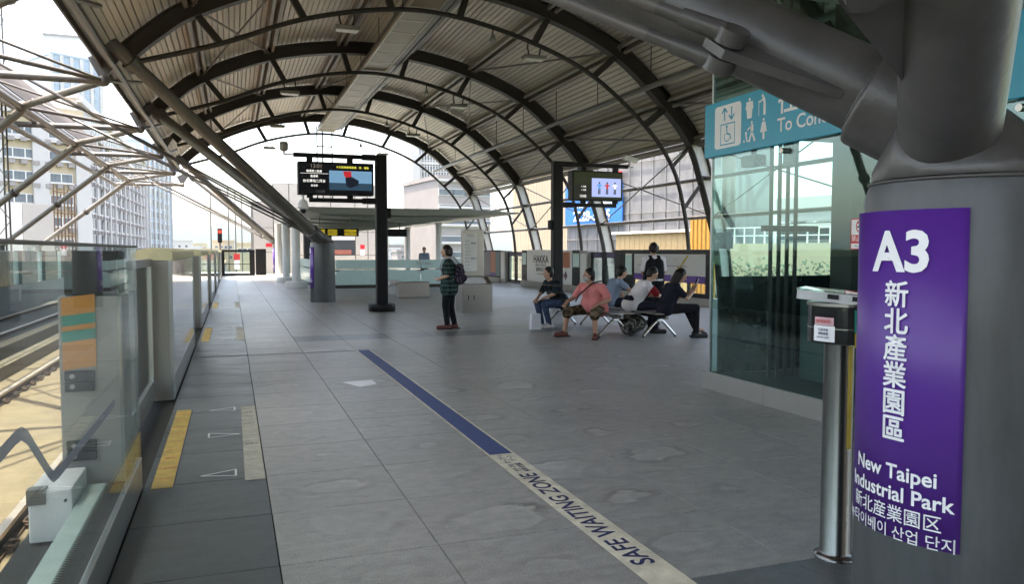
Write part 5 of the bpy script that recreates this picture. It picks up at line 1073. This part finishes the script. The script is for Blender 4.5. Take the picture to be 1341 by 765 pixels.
t = thing('phone_billboard', 'bright blue banner with white telephone number on the netted building', 'billboard', (*((a + b_) / 2).xy, 3.2))
qa = .0 * L; qb = .43 * L
MB().box((qa, -.3, 3.4), (qb, -.2, 6.5), mx).build('banner', mat('banner_blue', (.015, .13, .42), .5, var=.15, scale=.5), t); MB().box((qb - 1.5, -.33, 5.6), (qb - .02, -.301, 7.2), mx).build('banner_patch', 'red', t)
d3 = tuple(d)
def bt(s_, size, u, z): text(s_, size, mx @ V((u, -.34, z)), d3, (0, 0, 1), 'white', t, .02)
bt('2228-5555', 1.05, (qa + qb) / 2 - .1, 4.1); bt('0-10000坪 稀有釋出', .55, (qa + qb) / 2, 4.95); bt('商辦招租', .8, (qa + qb) / 2 - .3, 5.75)
t = thing('yellow_shed', 'long sandy wall below the netted building', 'wall', (*atd(820, 44).xy, -9.4)); a, b_ = atd(806, 47), atd(902, 41); d = (b_ - a).normalized(); L = (b_ - a).length; mx = M((d, V((-d.y, d.x, 0)), V((0, 0, 1)))).transposed().to_4x4(); mx.translation = a
for k in range(14): MB().box((L * k / 14, 0, -9.4), (L * (k + 1) / 14 - .03, .4, 2.45), mx).build('wall_panel', mat('sandy', (.42, .31, .16), .85, var=.08) if k == 0 else 'sandy', t); MT.setdefault('sandy', bpy.data.materials['sandy'])
MB().box((-.2, -.2, 2.46), (L + .2, .6, 2.6), mx).build('coping', 'wall2', t)
t = thing('slat_screen', 'orange-yellow vertical slat screen seen right of the route map', 'screen wall', (*atd(922, 36).xy, -9.4)); a, b_ = atd(903, 37), atd(938, 35.5); d = (b_ - a).normalized(); L = (b_ - a).length; mx = M((d, V((-d.y, d.x, 0)), V((0, 0, 1)))).transposed().to_4x4(); mx.translation = a
n = int(L / .3); MT['slat'] = mat('slat_orange', (.4, .2, .03), .6)
for k in range(n): MB().box((k * .3, 0, -2), (k * .3 + .17, .12, 3.1), mx).build('slat', 'slat', t)
for z in (-1, 1.0, 2.8): MB().box((0, .125, z), (L, .2, z + .1), mx).build('rail', 'steel_light', t)
# what shows through the lift: a pale low building with white railing
block('pale_block', 'pale terraced building seen through the green lift glass', atd(1020, 70), atd(1240, 62), 15, -9.4, 5.0, 'white_b', 5, 12, 2.4, 1.4, 'wpane', extras=bands((1.2, 3.3), 'white_b', .4))
t = thing('terrace_railing', 'white railing before the pale terraced building', 'railing', (*atd(1040, 50).xy, 1.5)); a, b_ = atd(945, 46), atd(1250, 42); d = (b_ - a).normalized(); L = (b_ - a).length; mx = M((d, V((-d.y, d.x, 0)), V((0, 0, 1)))).transposed().to_4x4(); mx.translation = a
MB().box((0, 0, -9.4), (L, .5, 1.9), mx).build('wall', 'cream_b', t)
for z in (2.3, 2.75): MB().box((0, .2, z), (L, .26, z + .06), mx).build('rail', 'wall2', t)
for k in range(20): MB().box((L * k / 20, .2, 1.91), (L * k / 20 + .07, .26, 2.75), mx).build('baluster', 'wall2', t)
t = thing('hedge', 'green hedge below the white terrace railing', 'hedge', (*atd(1040, 43).xy, -9.4)); a, b_ = atd(945, 44), atd(1250, 40); d = (b_ - a).normalized(); L = (b_ - a).length; bb = MB(); random.seed(11)
for k in range(2600):
    c = a + d * random.uniform(0, L) + V((-d.y, d.x, 0)) * random.uniform(-.5, .4) + V((0, 0, random.uniform(-2, .75 + .45 * sin(k * .7) * random.random()))); u = V((random.uniform(-1, 1), random.uniform(-1, 1), random.uniform(-1, 1))).normalized() * random.uniform(.08, .2); v = u.orthogonal().normalized() * .08
    bb.add([c - u, c - v, c + u, c + v], [(0, 1, 2, 3)])
o = bb.build('leaves', mat('hedge_leaf', (.02, .036, .014), .6, var=.6, scale=3), t); o['kind'] = 'stuff'
# ------------------------------------------------------------------ haze in the air
hz = MB(); hz.box((-4100, -1600, -10.6), (4100, 5100, 230)); hm = bpy.data.materials.new('haze'); hm.use_nodes = True; hn = hm.node_tree.nodes; hn.clear()
ho = hn.new('ShaderNodeOutputMaterial'); hv = hn.new('ShaderNodeVolumePrincipled'); hv.inputs['Color'].default_value = (.78, .9, 1.0, 1); hv.inputs['Density'].default_value = .00005; hv.inputs['Anisotropy'].default_value = .2
hm.node_tree.links.new(hv.outputs[0], ho.inputs['Volume']); o = hz.build('haze', hm); o['kind'] = 'stuff'
# ------------------------------------------------------------------ people
def person(label, loc, face, J, wear, build=1.0, female=False, group=None):
    """J: joints in the person's own frame (x right, y forward, z up), scaled in metres. wear: materials by garment."""
    t = thing('person', label, 'person', loc, group); R_ = M.Translation(V(loc)) @ M.Rotation(RAD(face), 4, 'Z')
    P = {k: R_ @ V(v) for k, v in J.items()}; fwd = (R_.to_3x3() @ V((0, 1, 0))); rt = (R_.to_3x3() @ V((1, 0, 0))); k_ = build
    hd = P['head']; hy = RAD(J.get('yaw', (0, 0, 0))[0]); hp = RAD(J.get('yaw', (0, 0, 0))[1])
    HM = R_.to_3x3() @ M.Rotation(hy, 3, 'Z') @ M.Rotation(hp, 3, 'X'); hf, hr, hu = HM @ V((0, 1, 0)), HM @ V((1, 0, 0)), HM @ V((0, 0, 1))
    H4 = HM.to_4x4()
    def torso(b, g, lower=True):
        pe, ch = P['pelvis'], P['chest']; sl, sr = P['shL'], P['shR']; wd = (sr - sl).normalized()
        if lower:
            for s_ in (-1, 1): b.caps(pe + wd * .075 * s_ * k_, pe.lerp(ch, .45) + wd * .06 * s_ * k_, (.118 + g) * k_, (.112 + g) * k_, 16)
        for s_ in (-1, 1): b.caps(pe.lerp(ch, .4) + wd * .06 * s_ * k_, ch + wd * .07 * s_, (.112 + g) * k_, .108 + g, 16)
        if J.get('belly'): [b.ball(pe.lerp(ch, .28) + fwd * .07 + rt * .07 * s_, (.13 + g, .145 + g, .15 + g)) for s_ in (-1, 1)]
        b.caps(sl - V((0, 0, .02)), sr - V((0, 0, .02)), .062 + g * .9, None, 14); b.caps(ch, P['neck'] - V((0, 0, .05)), .09 + g, .055 + g * .6, 14)
    body = MB(); torso(body, -.012)
    body.caps(P['neck'] - V((0, 0, .06)), hd - hu * .06 - hf * .01, .054, .05, 14)
    body.ball(hd, (.074, .092, .112), 18, 14, H4); body.ball(hd + hf * .03 - hu * .06, (.055, .058, .055), 14, 10, H4)
    body.caps(hd + hf * .088 + hu * .012, hd + hf * .104 - hu * .024, .009, .014, 8)
    for s_ in (-1, 1): body.ball(hd + hr * .075 * s_ - hu * .008 - hf * .005, (.012, .02, .032), 10, 8, H4)
    body.caps(hd + hf * .084 - hu * .062 - hr * .018, hd + hf * .084 - hu * .062 + hr * .018, .009, None, 8)
    for s_ in 'LR':
        body.caps(P['sh' + s_] - V((0, 0, .02)), P['el' + s_], .047 * k_, .038, 12); body.caps(P['el' + s_], P['wr' + s_], .039, .027, 12)
        a, e = P['wr' + s_], P['ha' + s_]; d = (e - a).normalized(); sd_ = d.cross(V((0, 0, 1))); sd_ = sd_.normalized() if sd_.length > .1 else rt; nn_ = sd_.cross(d)
        palm = a + d * .085
        for o in (-.022, 0, .022): body.caps(a + sd_ * o * .6, palm + sd_ * o, .018, .015, 8)
        for q, ln in zip((-.031, -.0105, .0105, .031), (.062, .076, .08, .066)):
            m1 = palm + sd_ * q + d * ln * .5; body.caps(palm + sd_ * q, m1, .0095, .009, 8); body.caps(m1, m1 + d * ln * .38 - abs(1) * (nn_ if nn_.z > 0 else -nn_) * ln * .28, .009, .0075, 8)
        th = sd_ if sd_.dot(fwd.cross(V((0, 0, 1))) * (1 if s_ == 'L' else -1)) > 0 else -sd_
        body.caps(a + d * .03 + th * .02, a + d * .07 + th * .052, .012, .009, 8)
        body.caps(P['hip' + s_], P['kn' + s_], .082 * k_, .056, 16); body.caps(P['kn' + s_], P['an' + s_], .056, .036, 14); body.caps(P['an' + s_], P['to' + s_] + V((0, 0, .0)), .034, .026, 10)
    blend(body, 'body', wear['skin'], t, .0095, 3)
    if 'top' in wear:
        b = MB(); torso(b, .017); pe_ = P['pelvis']
        for s_ in (-1, 1): b.caps(pe_ + rt * .075 * s_ * k_ - fwd * .01, pe_.lerp(P['chest'], .3) + rt * .07 * s_ * k_, .143 * k_, .128 * k_, 16)
        for s_ in 'LR':
            sl = wear.get('sleeve', .55); b.caps(P['sh' + s_] - V((0, 0, .02)), P['sh' + s_].lerp(P['el' + s_], sl), .066 * k_, .06 * k_, 14)
            if wear.get('long'): b.caps(P['sh' + s_], P['el' + s_], .062, .054, 14); b.caps(P['el' + s_], P['el' + s_].lerp(P['wr' + s_], .75), .052, .042, 12)
        if wear.get('hem'):
            for s_ in (-1, 1): b.caps(P['pelvis'] + rt * .075 * s_ * k_, P['pelvis'] + rt * .085 * s_ * k_ - V((0, 0, wear['hem'])), .135 * k_, .14 * k_, 16)
        blend(b, 'shirt', wear['top'], t, .012, 4)
    if 'cuff' in wear:
        for s_ in 'LR':
            a, e = P['sh' + s_], P['el' + s_]; q = wear.get('sleeve', .55); MB().caps(a.lerp(e, q - .28), a.lerp(e, q + .06), .069, .066, 16).build('sleeve_band', wear['cuff'], t)
    if 'legs' in wear:
        b = MB(); pe = P['pelvis']
        for s_ in (-1, 1): b.caps(pe + rt * .075 * s_ * k_ + V((0, 0, .06)), pe + rt * .078 * s_ * k_, .124 * k_, .128 * k_, 16)
        for s_ in 'LR':
            b.caps(P['hip' + s_], P['kn' + s_], .099 * k_, .073 * (k_ if wear.get('short') else 1), 16)
            if not wear.get('short'): b.caps(P['kn' + s_], P['kn' + s_].lerp(P['an' + s_], .92), .069, .054, 14)
            else: b.caps(P['kn' + s_], P['kn' + s_].lerp(P['an' + s_], .1), .08 * k_, .085 * k_, 14)
        blend(b, 'shorts' if wear.get('short') else 'trousers', wear['legs'], t, .012, 4)
    if 'skirt' in wear:
        b = MB(); pe = P['pelvis']
        for s_ in (-1, 1): b.caps(pe + rt * .07 * s_, pe + rt * .1 * s_ - V((0, 0, .5)), .125, .16, 16)
        blend(b, 'skirt', wear['skirt'], t, .014, 4)
    for s_ in 'LR':
        a, e = P['an' + s_], P['to' + s_]; d = (e - a); d.z = 0; d.normalize(); b = MB(); z = .045 if a.z < .25 else a.z - .03
        b.caps(V((a.x, a.y, z)) - d * .03, V((e.x, e.y, z - .008)) + d * .03, .045, .04, 12); b.caps(V((a.x, a.y, z + .03)) - d * .01, V((a.x, a.y, z)) + d * .07, .042, .04, 12)
        for v in b.v: v.z = max(v.z, z - .043)
        sh = blend(b, 'shoe', wear['shoe'], t, .008, 2)
        sb_ = MB(); sb_.box((-.047, -.095, 0), (.047, .19, .018), M.Translation((a.x, a.y, z - .044)) @ M.Rotation(math.atan2(d.y, d.x) - pi / 2, 4, 'Z')); sb_.build('sole', wear.get('sole', 'rubber'), sh)
    h = MB(); h.ball(hd + hu * .02 - hf * .018, (.088, .1, .111), 20, 14, H4); h.ball(hd - hf * .04 - hu * .015, (.08, .075, .095), 16, 12, H4)
    if female:
        for s_ in (-1, 1): h.caps(hd + hr * .066 * s_ + hu * .02 - hf * .03, hd + hr * .07 * s_ - hf * .035 - hu * wear.get('hairlen', .1), .045, .038, 12)
        h.caps(hd - hf * .07 + hu * .02, hd - hf * .075 - hu * wear.get('hairlen', .1), .065, .055, 14)
    # keep the face clear: pull the front of the hair back to the brow
    for i, v in enumerate(h.v):
        q = v - hd; f_, u_ = q.dot(hf), q.dot(hu)
        lim = .052 + .3 * max(0, u_ - .05) if u_ > .035 else .02
        if f_ > lim: h.v[i] = v - hf * (f_ - lim)
    blend(h, 'hair', wear['hair'], t, .01, 3)
    for s_ in (-1, 1): MB().ball(hd + hf * .083 + hr * .031 * s_ + hu * .012, (.012, .008, .007), 8, 6, H4).build('eye', 'eye', t)
    if 'mask' in wear: 
        b = MB(); b.ball(hd + hf * .04 - hu * .055, (.068, .07, .055), 16, 12, H4); blend(b, 'face_mask', 'mask', t, .009, 3)
    return t, P
def seated(k=1.0, lean=.1, **kw):
    J = dict(pelvis=(0, 0, .52), chest=(0, lean, .52 + .32), neck=(0, lean + .04, .52 + .45), head=(0, lean + .09, .52 + .585), shL=(-.19 * k, lean, .52 + .395), shR=(.19 * k, lean, .52 + .395),
             hipL=(-.1, .03, .51), hipR=(.1, .03, .51), knL=(-.13, .45, .49), knR=(.13, .45, .49), anL=(-.13, .42, .08), anR=(.13, .42, .08), toL=(-.15, .56, .04), toR=(.15, .56, .04),
             elL=(-.27, lean + .12, .74), elR=(.27, lean + .12, .74), wrL=(-.15, .36, .6), wrR=(.15, .36, .6), haL=(-.13, .5, .56), haR=(.13, .5, .56))
    J.update(kw); return J
# standing woman with backpack (faces left)
J = dict(pelvis=(0, 0, .86), chest=(0, .0, 1.2), neck=(0, .02, 1.36), head=(0, .06, 1.485), shL=(-.17, .0, 1.29), shR=(.17, .0, 1.29), elL=(-.25, -.02, 1.03), elR=(.25, -.02, 1.03), wrL=(-.17, .19, .95), wrR=(.17, .17, .93), haL=(-.07, .26, .98), haR=(.08, .25, .95),
         hipL=(-.09, 0, .82), hipR=(.09, 0, .82), knL=(-.1, .05, .44), knR=(.1, -.0, .44), anL=(-.09, .02, .08), anR=(.1, -.08, .08), toL=(-.12, .16, .04), toR=(.12, .06, .04), yaw=(8, -3, 0))
wt_, P = person('woman in green plaid blouse and black trousers standing with a backpack', (3.9, 14.35, 0), 62, J, dict(skin='skin', top='plaid', hem=.1, legs='blackcloth', shoe='brownshoe', hair='hair2', sleeve=.8, hairlen=.05), 1.12, True)
t = thing('backpack', 'dark patterned backpack on the standing woman\'s back', 'backpack', (3.9, 14.2, 1.0))
R_ = M.Translation((3.9, 14.35, 0)) @ M.Rotation(RAD(62), 4, 'Z'); b = MB()
for z, r_ in ((.96, .115), (1.08, .11), (1.18, .08)):
    for s_ in (-.07, .07): b.ball(R_ @ V((s_, -.2, z)), (r_ * .85, r_ * .85, r_))
blend(b, 'bag_body', 'floral', t, .012)
b = MB(); b.ball(R_ @ V((0, -.26, .98)), (.09, .085, .08)); b.build('front_pocket', 'floral', t)
for s_ in (-.13, .13): MB().path([R_ @ V((s_, -.16, 1.25)), R_ @ V((s_ * 1.05, -.06, 1.375)), R_ @ V((s_ * 1.05, .09, 1.34)), R_ @ V((s_ * 1.05, .15, 1.2)), R_ @ V((s_ * 1.25, .1, 1.05)), R_ @ V((s_ * 1.25, -.12, .95))], .016, 8).build('strap', 'greyp', t)
# seated people; 'face' turns the body: 90 looks to -x
person('seated man in dark checked shirt and jeans looking left at the bench end', (6.12, 14.15, -.04), 100, seated(1.0, .2, yaw=(-18, -6, 0), elL=(-.24, .3, .7), elR=(.24, .3, .7), wrL=(-.08, .47, .61), wrR=(.1, .47, .61), haL=(-.04, .58, .54), haR=(.06, .58, .54), anL=(-.12, .33, .08), anR=(.1, .36, .08), toL=(-.16, .47, .04), toR=(.12, .5, .04)),
       dict(skin='skin', top='plaid2', legs='denim', shoe='shoe_white', sole='shoe_white', hair='hair', sleeve=.85, hairlen=.06))
person('stout seated man in pink polo shirt and camouflage shorts', (6.0, 12.3, -.03), 118, seated(1.12, .12, yaw=(-42, -4, 0), belly=(0, 0, 0), elL=(-.36, .1, .68), elR=(.36, .17, .69), wrL=(-.3, .34, .62), wrR=(.34, .4, .64), haL=(-.24, .48, .54), haR=(.3, .54, .55), knL=(-.28, .42, .47), knR=(.3, .42, .47), anL=(-.28, .4, .08), anR=(.34, .46, .08), toL=(-.36, .53, .04), toR=(.4, .58, .04)),
       dict(skin='skin2', top='pink', legs='camo', short=True, shoe='brownshoe', hair='hair', sleeve=.72, mask=True), 1.08)
t = thing('shoulder_strap', 'thin black bag strap across the pink polo shirt', 'strap', (5.95, 12.3, .8)); R_ = M.Translation((6.0, 12.3, -.03)) @ M.Rotation(RAD(118), 4, 'Z')
MB().path([R_ @ V(p) for p in ((-.1, -.02, 1.0), (-.07, .2, .97), (.0, .285, .88), (.12, .33, .76), (.22, .3, .64))], .012, 8).build('strap', 'black', t)
person('seated man in white T-shirt with dark red sleeves bending forward', (6.8, 12.5, 0), -100, seated(1.02, .3, yaw=(-8, -30, 0), chest=(0, .22, .83), neck=(0, .32, .96), head=(0, .41, 1.08), shL=(-.19, .24, .91), shR=(.19, .24, .91), elL=(-.24, .42, .68), elR=(.24, .42, .7), wrL=(-.1, .56, .66), wrR=(.08, .56, .66), haL=(-.03, .66, .7), haR=(.02, .66, .7)),
       dict(skin='skin', top='whitecloth', cuff='maroon', legs='navycloth', shoe='rubber', hair='hair', sleeve=.78))
person('seated woman in black looking down at the phone in her hand', (6.98, 11.6, 0), -98, seated(.95, .16, yaw=(-6, -28, 0), chest=(0, .12, .83), neck=(0, .2, .95), head=(0, .28, 1.07), shL=(-.17, .12, .9), shR=(.17, .12, .9), elL=(-.2, .32, .68), elR=(.2, .3, .68), wrL=(-.08, .48, .78), wrR=(.06, .48, .8), haL=(-.05, .53, .9), haR=(.02, .53, .92), knR=(.12, .5, .52), anR=(.1, .52, .08), toR=(.1, .67, .04), anL=(-.14, .62, .14), toL=(-.14, .77, .1)),
       dict(skin='skin', top='navycloth', legs='blackcloth', shoe='rubber', hair='hair2', sleeve=.7, hairlen=.2), .97, True)
R_ = M.Translation((6.98, 11.6, 0)) @ M.Rotation(RAD(-98), 4, 'Z')
t = thing('phone', 'pale phone held up by the seated woman in black', 'phone', R_ @ V((0, .56, .95))); mx = R_ @ M.Translation((-.01, .565, .95)) @ M.Rotation(RAD(-25), 4, 'X'); MB().bbox((-.037, -.005, -.075), (.037, .005, .075), .004, mx).build('case', 'white', t); MB().box((-.033, -.0065, -.07), (.033, -.0055, .07), mx).build('screen', 'lens', t)
person('seated person in blue-grey shirt mostly hidden behind the pink and white shirts', (6.85, 13.5, 0), -95, seated(1.0, .22, yaw=(0, -18, 0), chest=(0, .14, .83), neck=(0, .22, .96), head=(0, .29, 1.08), shL=(-.19, .16, .91), shR=(.19, .16, .91)), dict(skin='skin', top='bluegrey', legs='navycloth', shoe='rubber', hair='hair', sleeve=.6))
J = dict(J); J.update(yaw=(0, 0, 0), knL=(-.09, .01, .46), anL=(-.08, 0, .08), knR=(.09, .01, .46), anR=(.08, 0, .08), toL=(-.1, .13, .04), toR=(.1, .13, .04), pelvis=(0, 0, .9), chest=(0, .01, 1.24), neck=(0, .02, 1.42), head=(0, .04, 1.545), shL=(-.17, 0, 1.34), shR=(.17, 0, 1.34), elL=(-.23, .02, 1.07), elR=(.23, .02, 1.07), hipL=(-.09, 0, .86), hipR=(.09, 0, .86), wrL=(-.15, .22, 1.0), wrR=(.15, .22, 1.0), haL=(-.07, .34, 1.02), haR=(.07, .34, 1.02))
person('standing woman in black dress with white sleeves seen from behind', (8.05, 13.85, 0), -12, J, dict(skin='skin', top='whitecloth', skirt='blackcloth', shoe='rubber', hair='hair2', sleeve=.8, hairlen=.03), 1.0, True)
R_ = M.Translation((8.05, 13.85, 0)) @ M.Rotation(RAD(-12), 4, 'Z')
t = thing('black_vest', 'black pinafore top worn over the white sleeves of the standing woman', 'vest', (8.05, 13.85, .9)); b = MB()
for s_ in (-1, 1): b.caps(R_ @ V((.075 * s_, 0, .84)), R_ @ V((.07 * s_, 0, 1.24)), .152, .135, 16); b.caps(R_ @ V((.07 * s_, 0, 1.24)), R_ @ V((.085 * s_, -.005, 1.335)), .125, .075, 14)
blend(b, 'bodice', 'blackcloth', t, .012, 3)
person('small distant person behind the stair balustrade', (8.3, 34.9, 0), 170, dict(J, yaw=(0, 0, 0)), dict(skin='skin', top='bluegrey', legs='navycloth', shoe='rubber', hair='hair', sleeve=.6), .98)
